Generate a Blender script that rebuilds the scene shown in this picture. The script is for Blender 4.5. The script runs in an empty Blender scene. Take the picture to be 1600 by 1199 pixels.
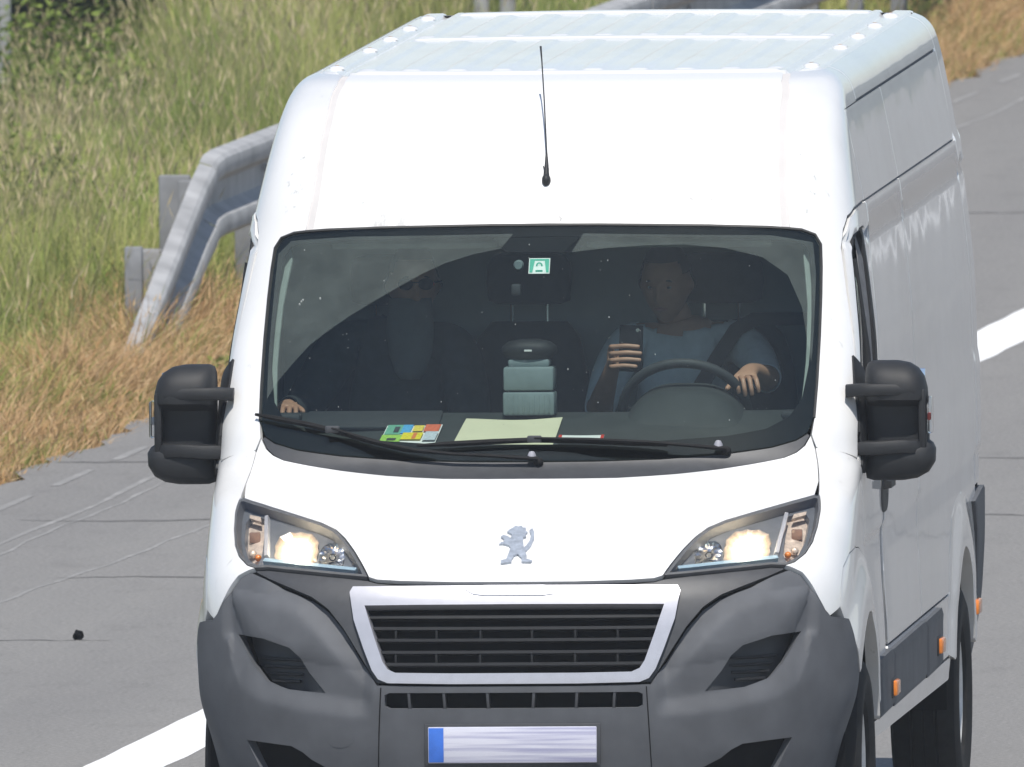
import bpy, bmesh, math, random
import numpy as np
from math import pi, sin, cos, radians
from mathutils import Vector, Matrix, Quaternion
from mathutils.geometry import delaunay_2d_cdt

random.seed(7)
rng = np.random.default_rng(7)
scn = bpy.context.scene
C = scn.collection

# ------------------------------------------------------------------ camera
def look(yaw, pitch, roll):
    d = Vector((-sin(yaw)*cos(pitch), cos(yaw)*cos(pitch), -sin(pitch)))
    r = Vector((cos(yaw), sin(yaw), 0)); u = r.cross(d)
    return r*cos(roll)+u*sin(roll), u*cos(roll)-r*sin(roll), d
cam_data = bpy.data.cameras.new('camera')
cam = bpy.data.objects.new('camera', cam_data); C.objects.link(cam)
r_, u_, d_ = look(0.089577, 0.049540, -0.010443)
cam.matrix_world = Matrix(((r_.x, u_.x, -d_.x, 10.578379), (r_.y, u_.y, -d_.y, -117.695910), (r_.z, u_.z, -d_.z, 7.452184), (0, 0, 0, 1)))
cam_data.sensor_width = 36.0; cam_data.sensor_fit = 'HORIZONTAL'; cam_data.lens = 1350.0
cam_data.clip_start = 1.0; cam_data.clip_end = 9000.0
cam_data.dof.use_dof = True; cam_data.dof.focus_distance = 119.0; cam_data.dof.aperture_fstop = 32.0
scn.camera = cam

# ------------------------------------------------------------------ sky, sun, exposure
SUN_EL, SUN_AZ = radians(62), radians(8)      # azimuth from the van's nose, plus = towards its left flank
to_sun = Vector((sin(SUN_AZ)*cos(SUN_EL), -cos(SUN_AZ)*cos(SUN_EL), sin(SUN_EL)))
world = bpy.data.worlds.new('World'); scn.world = world; world.use_nodes = True
wn = world.node_tree.nodes; wl = world.node_tree.links
sky = wn.new('ShaderNodeTexSky'); sky.sky_type = 'NISHITA'; sky.sun_disc = False
sky.sun_elevation = SUN_EL; sky.sun_rotation = math.atan2(to_sun.x, to_sun.y)
sky.air_density = 1.0; sky.dust_density = 0.5; sky.ozone_density = 1.0
wl.new(sky.outputs[0], wn['Background'].inputs[0]); wn['Background'].inputs[1].default_value = 0.095
sun_data = bpy.data.lights.new('sun', 'SUN'); sun_data.energy = 4.2; sun_data.angle = radians(0.53); sun_data.color = (1.0, 0.955, 0.89)
sun = bpy.data.objects.new('sun', sun_data); C.objects.link(sun)
sun.rotation_mode = 'QUATERNION'; sun.rotation_quaternion = to_sun.to_track_quat('Z', 'Y'); sun.location = (0, 0, 60)
scn.view_settings.view_transform = 'Standard'; scn.view_settings.look = 'None'
scn.view_settings.gamma = 1.0; scn.view_settings.use_curve_mapping = False
scn.view_settings.exposure = 0.32
scn.cycles.max_bounces = 7; scn.cycles.diffuse_bounces = 3; scn.cycles.glossy_bounces = 3; scn.cycles.transparent_max_bounces = 10; scn.cycles.volume_bounces = 0

# ------------------------------------------------------------------ materials
def new_mat(name):
    m = bpy.data.materials.new(name); m.use_nodes = True
    return m, m.node_tree.nodes, m.node_tree.links, m.node_tree.nodes['Principled BSDF']
def noise(n, l, scale, detail=3.0, rough=0.55, vec=None, stretch=None):
    t = n.new('ShaderNodeTexNoise'); t.inputs['Scale'].default_value = scale
    t.inputs['Detail'].default_value = detail; t.inputs['Roughness'].default_value = rough
    co = n.new('ShaderNodeTexCoord'); src = co.outputs['Object']
    if stretch:
        mp = n.new('ShaderNodeMapping'); mp.inputs['Scale'].default_value = stretch
        l.new(src, mp.inputs[0]); src = mp.outputs[0]
    l.new(src, t.inputs['Vector']); return t
def ramp(n, l, fac, stops):
    r = n.new('ShaderNodeValToRGB'); e = r.color_ramp.elements
    while len(e) < len(stops): e.new(0.5)
    for k, (p, c) in enumerate(stops):
        e[k].position = p; e[k].color = (*c, 1) if len(c) == 3 else c
    l.new(fac, r.inputs[0]); return r
def bump(n, l, h, strength, dist, bsdf, sock='Normal'):
    b = n.new('ShaderNodeBump'); b.inputs['Strength'].default_value = strength; b.inputs['Distance'].default_value = dist
    l.new(h, b.inputs['Height']); l.new(b.outputs[0], bsdf.inputs[sock]); return b
def simple(name, col, rough=0.5, metal=0.0, coat=0.0, var=0.25, vs=30.0, bs=0.0, bscale=200.0, spec=0.5):
    m, n, l, b = new_mat(name)
    t = noise(n, l, vs)
    r = ramp(n, l, t.outputs[0], [(0.3, tuple(c*(1-var) for c in col)), (0.7, tuple(min(c*(1+var*0.6), 1) for c in col))])
    l.new(r.outputs[0], b.inputs['Base Color'])
    b.inputs['Roughness'].default_value = rough; b.inputs['Metallic'].default_value = metal
    b.inputs['Coat Weight'].default_value = coat; b.inputs['Coat Roughness'].default_value = 0.06
    b.inputs['Specular IOR Level'].default_value = spec
    if bs > 0:
        t2 = noise(n, l, bscale); bump(n, l, t2.outputs[0], bs, 0.002, b)
    return m
def emit(name, col, strength, base=(0.8, 0.8, 0.8)):
    m, n, l, b = new_mat(name)
    b.inputs['Base Color'].default_value = (*base, 1); b.inputs['Emission Color'].default_value = (*col, 1)
    b.inputs['Emission Strength'].default_value = strength; b.inputs['Roughness'].default_value = 0.3
    return m
def clear(name, tint, rough=0.01, refl=1.0, ior=1.5, gcol=(1, 1, 1)):
    m = bpy.data.materials.new(name); m.use_nodes = True; n = m.node_tree.nodes; l = m.node_tree.links; n.clear()
    o = n.new('ShaderNodeOutputMaterial'); mx = n.new('ShaderNodeMixShader'); f = n.new('ShaderNodeFresnel'); f.inputs[0].default_value = ior
    mu = n.new('ShaderNodeMath'); mu.operation = 'MULTIPLY'; mu.inputs[1].default_value = refl
    t = n.new('ShaderNodeBsdfTransparent'); t.inputs[0].default_value = (*tint, 1)
    g = n.new('ShaderNodeBsdfGlossy'); g.inputs['Roughness'].default_value = rough; g.inputs[0].default_value = (*gcol, 1)
    l.new(f.outputs[0], mu.inputs[0]); l.new(mu.outputs[0], mx.inputs[0]); l.new(t.outputs[0], mx.inputs[1]); l.new(g.outputs[0], mx.inputs[2]); l.new(mx.outputs[0], o.inputs[0])
    return m
M = {}
# white van paint: gentle panel waviness under the coat, faint road dirt and streaks
m, n, l, b = new_mat('white_paint')
t = noise(n, l, 1.6, 5, 0.6, stretch=(1, 1, 0.35)); t2 = noise(n, l, 26, 4, 0.7, stretch=(1, 1, 0.22))
r1 = ramp(n, l, t.outputs[0], [(0.30, (0.66, 0.66, 0.65)), (0.55, (0.74, 0.74, 0.735))])
r2 = ramp(n, l, t2.outputs[0], [(0.27, (0.78, 0.77, 0.75)), (0.36, (1, 1, 1))])
mx = n.new('ShaderNodeMix'); mx.data_type = 'RGBA'; mx.blend_type = 'MULTIPLY'; mx.inputs[0].default_value = 1.0
l.new(r1.outputs[0], mx.inputs[6]); l.new(r2.outputs[0], mx.inputs[7]); l.new(mx.outputs[2], b.inputs['Base Color'])
b.inputs['Roughness'].default_value = 0.42; b.inputs['Coat Weight'].default_value = 1.0; b.inputs['Coat Roughness'].default_value = 0.04
wv = noise(n, l, 3.2, 1.5, 0.5, stretch=(1, 0.55, 1.0)); bump(n, l, wv.outputs[0], 0.5, 0.006, b, 'Coat Normal')
M['white'] = m
M['grey'] = simple('bumper_plastic', (0.088, 0.093, 0.103), 0.68, var=0.16, vs=9, bs=0.25, bscale=450, spec=0.35)
M['dgrey'] = simple('dark_trim_plastic', (0.045, 0.047, 0.052), 0.5, var=0.15, bs=0.1, bscale=600)
M['black'] = simple('black_plastic', (0.016, 0.017, 0.019), 0.58, spec=0.35, var=0.2, bs=0.15, bscale=500)
M['pit'] = simple('black_inside', (0.006, 0.006, 0.007), 0.9, spec=0.05)  # near-black; stands in for shade in openings, plain black elsewhere
M['frit'] = simple('black_ceramic', (0.007, 0.008, 0.009), 0.8, spec=0.1)
M['wiper'] = simple('matt_black', (0.014, 0.014, 0.015), 0.75, spec=0.15)
M['rubber'] = simple('black_rubber', (0.018, 0.018, 0.018), 0.6, var=0.3)
M['tyre'] = simple('tyre_rubber', (0.016, 0.016, 0.016), 0.85, var=0.3, spec=0.2)
M['silver'] = simple('satin_silver', (0.50, 0.50, 0.54), 0.34, metal=0.35, var=0.05, coat=0.4)
M['chrome'] = simple('chrome', (0.80, 0.81, 0.83), 0.16, metal=1.0, var=0.05)
M['rim'] = simple('wheel_steel', (0.64, 0.63, 0.61), 0.4, metal=0.1, var=0.25, vs=14)
M['lens'] = clear('headlight_lens', (0.93, 0.95, 0.96), 0.02, 1.0)
M['bulb'] = emit('lit_bulb', (1.0, 0.86, 0.62), 60)
M['glowbowl'] = emit('glowing_reflector', (1.0, 0.60, 0.28), 0.62, (0.22, 0.20, 0.18)); M['glow'] = emit('glowing_reflector_core', (1.0, 0.80, 0.50), 2.3, (0.25, 0.23, 0.20))
m, n, l, b = new_mat('glowing_reflector')            # bulb's light painted as the bowl's own glow, fading to warm fringes
at = n.new('ShaderNodeAttribute'); at.attribute_name = 'lamp_t'
r1 = ramp(n, l, at.outputs['Fac'], [(0.0, (1.0, 0.86, 0.60)), (0.6, (1.0, 0.76, 0.44)), (0.85, (0.95, 0.52, 0.22)), (1.0, (0.6, 0.26, 0.10))])
r2 = ramp(n, l, at.outputs['Fac'], [(0.0, (1, 1, 1)), (0.55, (0.55,)*3), (0.82, (0.16,)*3), (1.0, (0.03,)*3)])
tn = noise(n, l, 90, 2, 0.6, stretch=(1, 1, 0.25)); mm = n.new('ShaderNodeMath'); mm.operation = 'MULTIPLY'; ma = n.new('ShaderNodeMath'); ma.operation = 'MULTIPLY_ADD'; ma.inputs[1].default_value = 6.0; ma.inputs[2].default_value = 0.6
l.new(tn.outputs[0], ma.inputs[0]); l.new(r2.outputs[0], mm.inputs[0]); l.new(ma.outputs[0], mm.inputs[1])
l.new(r1.outputs[0], b.inputs['Emission Color']); l.new(mm.outputs[0], b.inputs['Emission Strength']); b.inputs['Base Color'].default_value = (0.30, 0.28, 0.26, 1); b.inputs['Metallic'].default_value = 0.5; b.inputs['Roughness'].default_value = 0.25
M['glowbowl'] = m
M['amber'] = simple('amber_plastic', (0.72, 0.21, 0.02), 0.25, var=0.2, coat=0.5)
M['peach'] = simple('amber_tinted_reflector', (0.74, 0.60, 0.49), 0.3, metal=0.3, var=0.3, vs=60)
M['redlens'] = simple('red_lens', (0.7, 0.05, 0.03), 0.25)
M['glass'] = clear('tinted_windscreen', (0.72, 0.80, 0.79), 0.012, 1.25, gcol=(0.86, 1.0, 0.93))
M['sideglass'] = clear('green_side_glass', (0.42, 0.62, 0.52), 0.01, 1.0)
M['lining'] = simple('headliner', (0.28, 0.30, 0.29), 0.9, var=0.1)
M['trim'] = simple('cabin_trim', (0.035, 0.038, 0.042), 0.65, var=0.15, bs=0.15, bscale=300)
M['dash'] = simple('dashboard_plastic', (0.040, 0.045, 0.046), 0.7, var=0.2, vs=12, spec=0.25)
M['bulk'] = simple('bulkhead_board', (0.30, 0.33, 0.335), 0.8, var=0.15, vs=4)
M['seat'] = simple('seat_fabric', (0.022, 0.024, 0.028), 0.95, var=0.3, spec=0.1)
M['pillar'] = simple('pale_pillar_trim', (0.26, 0.30, 0.28), 0.7, var=0.08)
M['skin'] = simple('skin', (0.46, 0.25, 0.165), 0.5, var=0.12, vs=25)
M['shirt'] = simple('blue_grey_cotton', (0.62, 0.66, 0.68), 0.95, var=0.15, vs=18)
M['jacket'] = simple('dark_cloth', (0.034, 0.040, 0.046), 0.95, var=0.3)
M['hair'] = simple('dark_hair', (0.02, 0.016, 0.013), 0.6, var=0.4, vs=80)
M['beard'] = simple('pale_grey_hair', (0.14, 0.145, 0.145), 0.95, var=0.1, vs=20)
M['eye'] = simple('eye', (0.5, 0.5, 0.5), 0.2)
M['lip'] = simple('lips', (0.40, 0.17, 0.14), 0.5)
M['phone'] = simple('phone_case', (0.008, 0.008, 0.01), 0.5, spec=0.2)
M['boxgrey'] = simple('blue_grey_plastic', (0.20, 0.25, 0.26), 0.55, var=0.1)
M['paper'] = simple('buff_paper', (0.66, 0.62, 0.44), 0.9, var=0.06, vs=8)
M['whitepaper'] = simple('white_card', (0.78, 0.77, 0.76), 0.7, var=0.05)
M['green_print'] = simple('green_print', (0.05, 0.42, 0.30), 0.6, var=0.1)
M['zinc'] = simple('galvanised_steel', (0.36, 0.36, 0.36), 0.65, metal=0.08, var=0.28, vs=5)
M['zincd'] = simple('weathered_zinc', (0.22, 0.225, 0.235), 0.75, metal=0.05, var=0.2, vs=9)
M['concrete'] = simple('grey_concrete', (0.25, 0.25, 0.255), 0.9, var=0.2, vs=12, bs=0.3, bscale=60)
M['rust'] = simple('rusty_stain', (0.42, 0.33, 0.28), 0.8, var=0.3)

# ------------------------------------------------------------------ object helpers
ORIG = {}
def link(o, parent=None):
    C.objects.link(o)
    if parent is not None:
        o.parent = parent
        o.matrix_parent_inverse = Matrix.Translation(-Vector(ORIG.get(parent.name, (0, 0, 0))))
    ORIG[o.name] = tuple(o.location)
    return o
def empty(name, loc, label, cat, group=None):
    o = bpy.data.objects.new(name, None); o.location = loc; o.empty_display_size = 0.2
    link(o); o['label'] = label; o['category'] = cat
    if group: o['group'] = group
    return o
def tag(o, label, cat, group=None):
    o['label'] = label; o['category'] = cat
    if group: o['group'] = group
    return o
def mk(name, V, F, mat, parent=None, smooth=True, sharp=None, loc=None, normals=None):
    me = bpy.data.meshes.new(name)
    V = np.asarray(V, float)
    if loc is not None: V = V-np.asarray(loc, float)
    me.from_pydata([tuple(v) for v in V], [], [tuple(int(i) for i in f) for f in F])
    for mm in (mat if isinstance(mat, (list, tuple)) else [mat]): me.materials.append(M[mm] if isinstance(mm, str) else mm)
    me.validate(); me.update()
    if smooth:
        me.polygons.foreach_set('use_smooth', [True]*len(me.polygons))
        if sharp: me.set_sharp_from_angle(angle=radians(sharp))
    if normals is not None: me.normals_split_custom_set_from_vertices([tuple(v) for v in normals])
    o = bpy.data.objects.new(name, me)
    if loc is not None: o.location = loc
    return link(o, parent)
class MB:
    """collects simple shapes for one mesh"""
    def __init__(s): s.V = []; s.F = []
    def add(s, V, F):
        k = len(s.V); s.V += [tuple(v) for v in V]; s.F += [tuple(i+k for i in f) for f in F]; return s
    def box(s, c, size, bev=0.0, rot=None, seg=2):
        bm = bmesh.new(); bmesh.ops.create_cube(bm, size=1.0)
        for v in bm.verts: v.co = Vector((v.co.x*size[0], v.co.y*size[1], v.co.z*size[2]))
        if bev > 0: bmesh.ops.bevel(bm, geom=list(bm.edges), offset=min(bev, min(size)*0.49), segments=seg, affect='EDGES', profile=0.5)
        R = rot.to_matrix() if rot is not None else Matrix.Identity(3)
        bm.verts.index_update()
        V = [R @ v.co+Vector(c) for v in bm.verts]; F = [[v.index for v in f.verts] for f in bm.faces]; bm.free()
        return s.add(V, F)
    def tube(s, path, r, n=8, cap=True, flat=1.0, up=(0, 0, 1)):
        path = [Vector(p) for p in path]; rr = r if isinstance(r, (list, tuple)) else [r]*len(path)
        V = []; F = []
        for i, p in enumerate(path):
            t = (path[min(i+1, len(path)-1)]-path[max(i-1, 0)]).normalized()
            a = t.cross(Vector(up))
            if a.length < 1e-3: a = t.cross(Vector((1, 0, 0)))
            a.normalize(); b = a.cross(t).normalized()
            for k in range(n):
                q = 2*pi*k/n; V.append(p+a*(cos(q)*rr[i])+b*(sin(q)*rr[i]*flat))
        for i in range(len(path)-1):
            for k in range(n):
                F.append((i*n+k, i*n+(k+1) % n, (i+1)*n+(k+1) % n, (i+1)*n+k))
        if cap: F.append(tuple(range(n))); F.append(tuple(range((len(path)-1)*n, len(path)*n))[::-1])
        return s.add(V, F)
    def loft(s, rings, cap=True, close=False):
        n = len(rings[0]); V = [v for r in rings for v in r]; F = []
        m = len(rings)
        for i in range(m if close else m-1):
            j = (i+1) % m
            for k in range(n): F.append((i*n+k, i*n+(k+1) % n, j*n+(k+1) % n, j*n+k))
        if cap and not close: F.append(tuple(range(n))[::-1]); F.append(tuple(range((m-1)*n, m*n)))
        return s.add(V, F)
    def lathe(s, prof, c, axis='x', n=40):
        """prof: (radius, along)"""
        rings = []
        for k in range(n):
            a = 2*pi*k/n; ring = []
            for r, t in prof:
                if axis == 'x': ring.append((c[0]+t, c[1]+r*cos(a), c[2]+r*sin(a)))
                elif axis == 'y': ring.append((c[0]+r*cos(a), c[1]+t, c[2]+r*sin(a)))
                else: ring.append((c[0]+r*cos(a), c[1]+r*sin(a), c[2]+t))
            rings.append(ring)
        m = len(prof); V = [v for r in rings for v in r]; F = []
        for i in range(n):
            j = (i+1) % n
            for k in range(m-1): F.append((i*m+k, j*m+k, j*m+k+1, i*m+k+1))
        return s.add(V, F)
    def ball(s, c, r, n=14, m=9, sc=(1, 1, 1)):
        V = []; F = []
        for i in range(m+1):
            a = pi*i/m
            for k in range(n):
                b = 2*pi*k/n; V.append((c[0]+r*sc[0]*sin(a)*cos(b), c[1]+r*sc[1]*sin(a)*sin(b), c[2]+r*sc[2]*cos(a)))
        for i in range(m):
            for k in range(n): F.append((i*n+k, (i+1)*n+k, (i+1)*n+(k+1) % n, i*n+(k+1) % n))
        return s.add(V, F)
    def obj(s, name, mat, parent=None, smooth=True, sharp=35, loc=None):
        o = mk(name, s.V, s.F, mat, parent, smooth, sharp, loc)
        bm = bmesh.new(); bm.from_mesh(o.data); bmesh.ops.remove_doubles(bm, verts=bm.verts, dist=1e-6)
        bmesh.ops.recalc_face_normals(bm, faces=bm.faces); bm.to_mesh(o.data); bm.free()
        if smooth and sharp: o.data.set_sharp_from_angle(angle=radians(sharp))
        return o

# ------------------------------------------------------------------ the van's skin as one smooth surface

LV = np.array([
 #  z     Y0     L     n    hw
 [0.18, 0.160, 0.52, 3.0, 0.905],
 [0.26, 0.085, 0.58, 2.9, 0.932],
 [0.36, 0.035, 0.61, 2.8, 0.960],
 [0.48, 0.012, 0.62, 2.8, 0.985],
 [0.62, 0.005, 0.61, 2.8, 1.003],
 [0.80, 0.030, 0.58, 2.8, 1.009],
 [0.92, 0.065, 0.57, 2.8, 1.010],
 [0.985,0.110, 0.57, 2.85,1.009],
 [1.03, 0.170, 0.55, 2.9, 1.008],
 [1.08, 0.250, 0.53, 3.0, 1.008],
 [1.14, 0.365, 0.50, 3.2, 1.008],
 [1.21, 0.515, 0.44, 3.4, 1.007],
 [1.26, 0.650, 0.40, 3.3, 1.006],
 [1.30, 0.740, 0.36, 3.2, 1.006],
 [1.40, 0.810, 0.34, 3.1, 1.005],
 [1.60, 0.970, 0.35, 3.1, 0.998],
 [1.80, 1.130, 0.37, 3.1, 0.978],
 [2.00, 1.290, 0.39, 3.1, 0.950],
 [2.10, 1.365, 0.41, 3.1, 0.933],
 [2.25, 1.510, 0.42, 3.1, 0.905],
 [2.34, 1.640, 0.42, 3.0, 0.885],
 [2.40, 1.780, 0.42, 3.0, 0.865],
 [2.435,1.890, 0.38, 3.0, 0.835],
 [2.455,2.020, 0.34, 3.0, 0.790]])
YEND = 5.90
def _pchip(x, y):
    h = np.diff(x); d = np.diff(y)/h
    m = np.zeros_like(y)
    m[0] = d[0]; m[-1] = d[-1]
    for i in range(1, len(x)-1):
        if d[i-1]*d[i] > 0:
            w1 = 2*h[i]+h[i-1]; w2 = h[i]+2*h[i-1]
            m[i] = (w1+w2)/(w1/d[i-1]+w2/d[i])
    return m
_M = [_pchip(LV[:,0], LV[:,k]) for k in range(1,5)]
def level(z):
    z = np.clip(np.asarray(z, float), LV[0,0], LV[-1,0])
    i = np.clip(np.searchsorted(LV[:,0], z)-1, 0, len(LV)-2)
    x0 = LV[i,0]; h = LV[i+1,0]-x0; t = (z-x0)/h
    out = []
    for k in range(4):
        y0 = LV[i,k+1]; y1 = LV[i+1,k+1]; m0 = _M[k][i]; m1 = _M[k][i+1]
        out.append((2*t**3-3*t**2+1)*y0+(t**3-2*t**2+t)*h*m0+(-2*t**3+3*t**2)*y1+(t**3-t**2)*h*m1)
    return out
def B(s, z):
    """body skin: s 0 = centre line of the nose, +-1 = where the flank begins, +-2 = tail"""
    s = np.asarray(s, float); z = np.asarray(z, float)
    Y0, L, n, hw = level(z)
    a = np.abs(s); ph = np.clip(a, 0, 1)*(pi/2)
    sn, cs = np.sin(ph), np.abs(np.cos(ph))
    r = (sn**n+cs**n)**(-1/n)
    x = hw*r*sn; y = Y0+L*(1-r*cs)
    t = np.clip(a-1, 0, None)
    y = np.where(a > 1, Y0+L+t*(YEND-Y0-L), y)
    # the flank draws in a little towards the tail
    x = x-0.003*np.clip((y-4.6)/1.3, 0, 1)**2
    return np.stack([np.sign(s)*x, y, z+0*s], -1)
def s_of_x(x, z):
    x = np.asarray(x, float); z = np.asarray(z, float)+0*x
    lo = np.zeros_like(x); hi = np.ones_like(x)
    for _ in range(40):
        m = (lo+hi)/2; b = B(m, z)[..., 0] < np.abs(x)
        lo = np.where(b, m, lo); hi = np.where(b, hi, m)
    return np.sign(x)*(lo+hi)/2
def s_of_y(y, z, side=1):
    y = np.asarray(y, float); z = np.asarray(z, float)+0*y
    lo = np.zeros_like(y); hi = np.full_like(y, 2.0)
    for _ in range(44):
        m = (lo+hi)/2; b = B(m, z)[..., 1] < y
        lo = np.where(b, m, lo); hi = np.where(b, hi, m)
    return side*(lo+hi)/2

RAKE = 0.009
def BR(s, z):
    p = B(s, z); p[..., 2] = p[..., 2]+RAKE*np.clip(p[..., 1]-0.9, 0, None); return p
_zt = np.linspace(LV[0, 0], LV[-1, 0], 1500)
_vt = np.concatenate([[0], np.cumsum(np.hypot(np.diff(_zt), np.diff(level(_zt)[0])))])
def v_of_z(z): return np.interp(z, _zt, _vt)
def z_of_v(v): return np.interp(v, _vt, _zt)
def u_of_s(s): a = np.abs(s); return np.sign(s)*np.where(a < 1, 1.35*a, 1.35+4.7*(a-1))
def s_of_u(u): a = np.abs(u); return np.sign(u)*np.where(a < 1.35, a/1.35, 1+(a-1.35)/4.7)
def BN(s, z):
    h = 1e-4
    ds = BR(s+h, z)-BR(s-h, z); zz = np.clip(z, LV[0, 0]+2*h, LV[-1, 0]-2*h); dz = BR(s, zz+h)-BR(s, zz-h)
    N = np.cross(ds, dz); return N/np.maximum(np.linalg.norm(N, axis=-1, keepdims=True), 1e-12)
def skin_pos(s, z, off):
    o = off(s, z) if callable(off) else off
    return BR(s, z)+BN(s, z)*(np.asarray(o)[..., None] if np.ndim(o) else o)
def skin_nrm(s, z, off):
    h = 1.5e-3
    ds = skin_pos(s+h, z, off)-skin_pos(s-h, z, off); zz = np.clip(z, LV[0, 0]+2*h, LV[-1, 0]-2*h)
    dz = skin_pos(s, zz+h, off)-skin_pos(s, zz-h, off)
    N = np.cross(ds, dz); return N/np.maximum(np.linalg.norm(N, axis=-1, keepdims=True), 1e-12)
def X(x, z): return (float(s_of_x(x, z)), z)
def Y(y, z, side=1): return (float(s_of_y(y, z, side)), z)
def SX(x, y_or_z, off=0.0):
    s, z = X(x, y_or_z); return Vector(skin_pos(np.array(s), np.array(z), off))
def inside(P, poly):
    x, y = P[:, 0], P[:, 1]; r = np.zeros(len(P), bool); q = np.roll(poly, 1, 0)
    for (x0, y0), (x1, y1) in zip(q, poly):
        c = ((y0 > y) != (y1 > y))
        with np.errstate(divide='ignore', invalid='ignore'): xi = x0+(y-y0)*(x1-x0)/(y1-y0)
        r ^= c & (x < xi)
    return r
def resample(P, step):
    out = []
    for a, b in zip(P, np.roll(P, -1, 0)):
        k = max(1, int(math.ceil(np.linalg.norm(b-a)/step)))
        for i in range(k): out.append(a+(b-a)*i/k)
    return np.array(out)
def inset(P, d):
    A = 0.5*np.sum(P[:, 0]*np.roll(P[:, 1], -1)-np.roll(P[:, 0], -1)*P[:, 1])
    sg = 1 if A > 0 else -1
    e = np.roll(P, -1, 0)-P; e = e/np.maximum(np.linalg.norm(e, axis=1, keepdims=True), 1e-9)
    nrm = np.stack([-e[:, 1], e[:, 0]], 1)*sg; pn = np.roll(nrm, 1, 0)
    m_ = nrm+pn; den = np.maximum(np.sum(m_*nrm, 1, keepdims=True), 0.5)
    return P+m_/den*d
def smooth_poly(pts, rad_steps=2):
    P = np.array(pts, float)
    for _ in range(rad_steps):
        q = np.roll(P, -1, 0); P = np.stack([P*0.75+q*0.25, P*0.25+q*0.75], 1).reshape(-1, 2)
    return [tuple(p) for p in P]
def panel(name, poly, mat, parent, off=0.0, thick=0.018, gap=0.0022, step=0.045, holes=(), mirror=False, cham=0.0025):
    """sheet of the skin cut to the outline poly [(s, z)], with turned-in edges"""
    loops = []
    for k, p in enumerate([poly]+list(holes)):
        a = np.array(p, float)
        if mirror: a = a*np.array([-1, 1])
        U = np.stack([u_of_s(a[:, 0]), v_of_z(a[:, 1])], 1)
        U = resample(U, step*0.6); U = inset(U, gap if k == 0 else -gap*0.3)
        loops.append(U)
    pts = []; edges = []; isb = []
    for U in loops:
        k = len(pts); n_ = len(U); pts += list(U); edges += [(k+i, k+(i+1) % n_) for i in range(n_)]; isb += [True]*n_
    nb = len(pts)
    inn = []
    if cham > 0:
        for k, U in enumerate(loops):
            I = inset(U, cham*2.2 if k == 0 else -cham*2.2); inn += list(I)
    lo, hi = loops[0].min(0), loops[0].max(0)
    sx = step
    gx, gy = np.meshgrid(np.arange(lo[0]+sx*0.5, hi[0], sx), np.arange(lo[1]+step*0.5, hi[1], step))
    gx = gx+(np.arange(gx.shape[0]) % 2)[:, None]*sx*0.5
    G = np.stack([gx.ravel(), gy.ravel()], 1)
    if len(G):
        keep = inside(G, inset(loops[0], step*0.35))
        for h_ in loops[1:]: keep &= ~inside(G, inset(h_, -step*0.35))
        G = G[keep]
    pts = pts+inn+list(G)
    vs, es, fs, ov, oe, of = delaunay_2d_cdt([Vector((p[0], p[1])) for p in pts], edges, [], 0, 1e-7)
    U = np.array([(v.x, v.y) for v in vs]); T = np.array([f for f in fs if len(f) == 3])
    cen = U[T].mean(1); keep = inside(cen, loops[0])
    for h_ in loops[1:]: keep &= ~inside(cen, h_)
    T = T[keep]
    used = np.unique(T); remap = -np.ones(len(U), int); remap[used] = np.arange(len(used)); T = remap[T]; 
    src = [ov[i] for i in used]; U = U[used]
    S = s_of_u(U[:, 0]); Z = z_of_v(U[:, 1])
    Pn = skin_pos(S, Z, off); N = skin_nrm(S, Z, off)
    bset = np.array([any(k < nb for k in q) for q in src])
    if cham > 0: Pn[bset] -= N[bset]*cham
    V = list(Pn); NR = [tuple(q) for q in N]; F = [tuple(t_) for t_ in T]
    if cham > 0:
        for i in np.nonzero(bset)[0]: NR[i] = tuple(N[i])
    # turned-in rim
    cnt = {}
    for t_ in T:
        for a, b_ in ((t_[0], t_[1]), (t_[1], t_[2]), (t_[2], t_[0])): cnt[(a, b_)] = 1
    top = {}; bot = {}
    for (a, b_) in list(cnt):
        if (b_, a) in cnt: continue
        for i in (a, b_):
            if i not in top:
                top[i] = len(V); V.append(Pn[i]); NR.append((0, 0, 0)); bot[i] = len(V); V.append(Pn[i]-N[i]*thick); NR.append((0, 0, 0))
        F.append((top[b_], top[a], bot[a], bot[b_]))
    return mk(name, V, F, mat, parent, True, None, None, NR)
def both(name, poly, mat, parent, **k):
    return [panel(name, poly, mat, parent, mirror=q, **k) for q in (False, True)]
def sym(half):
    """closed outline from its right half running from the lower centre outwards and up to the upper centre"""
    return list(half)+[(-s, z) for s, z in half[::-1] if abs(s) > 1e-6]
def strip_on_skin(name, pts, w, h, mat, parent, off=0.0):
    """a raised bead following points (s, z)"""
    P = [Vector(skin_pos(np.array(s), np.array(z), off)) for s, z in pts]; N = [Vector(BN(np.array(s), np.array(z))) for s, z in pts]
    mb = MB(); rings = []
    for i, p in enumerate(P):
        t = (P[min(i+1, len(P)-1)]-P[max(i-1, 0)]).normalized(); a = t.cross(N[i]).normalized()
        rings.append([p-a*w/2-N[i]*0.004, p-a*w*0.35+N[i]*h, p+a*w*0.35+N[i]*h, p+a*w/2-N[i]*0.004])
    return mb.loft(rings).obj(name, mat, parent, sharp=50)

# ================================================================== THE SETTING
KR = 0.0237                                  # the carriageway runs a touch askew to the van
def struct(o): o['kind'] = 'structure'; return o
def ribbon(name, pts, mat, parent=None, z=0.0):
    """flat strip from [(y, xl, xr)]"""
    V = []; F = []
    for y, a, b_ in pts: V += [(a, y, z), (b_, y, z)]
    for i in range(len(pts)-1): F.append((2*i, 2*i+1, 2*i+3, 2*i+2))
    return mk(name, V, F, mat, parent, smooth=False)
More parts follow.
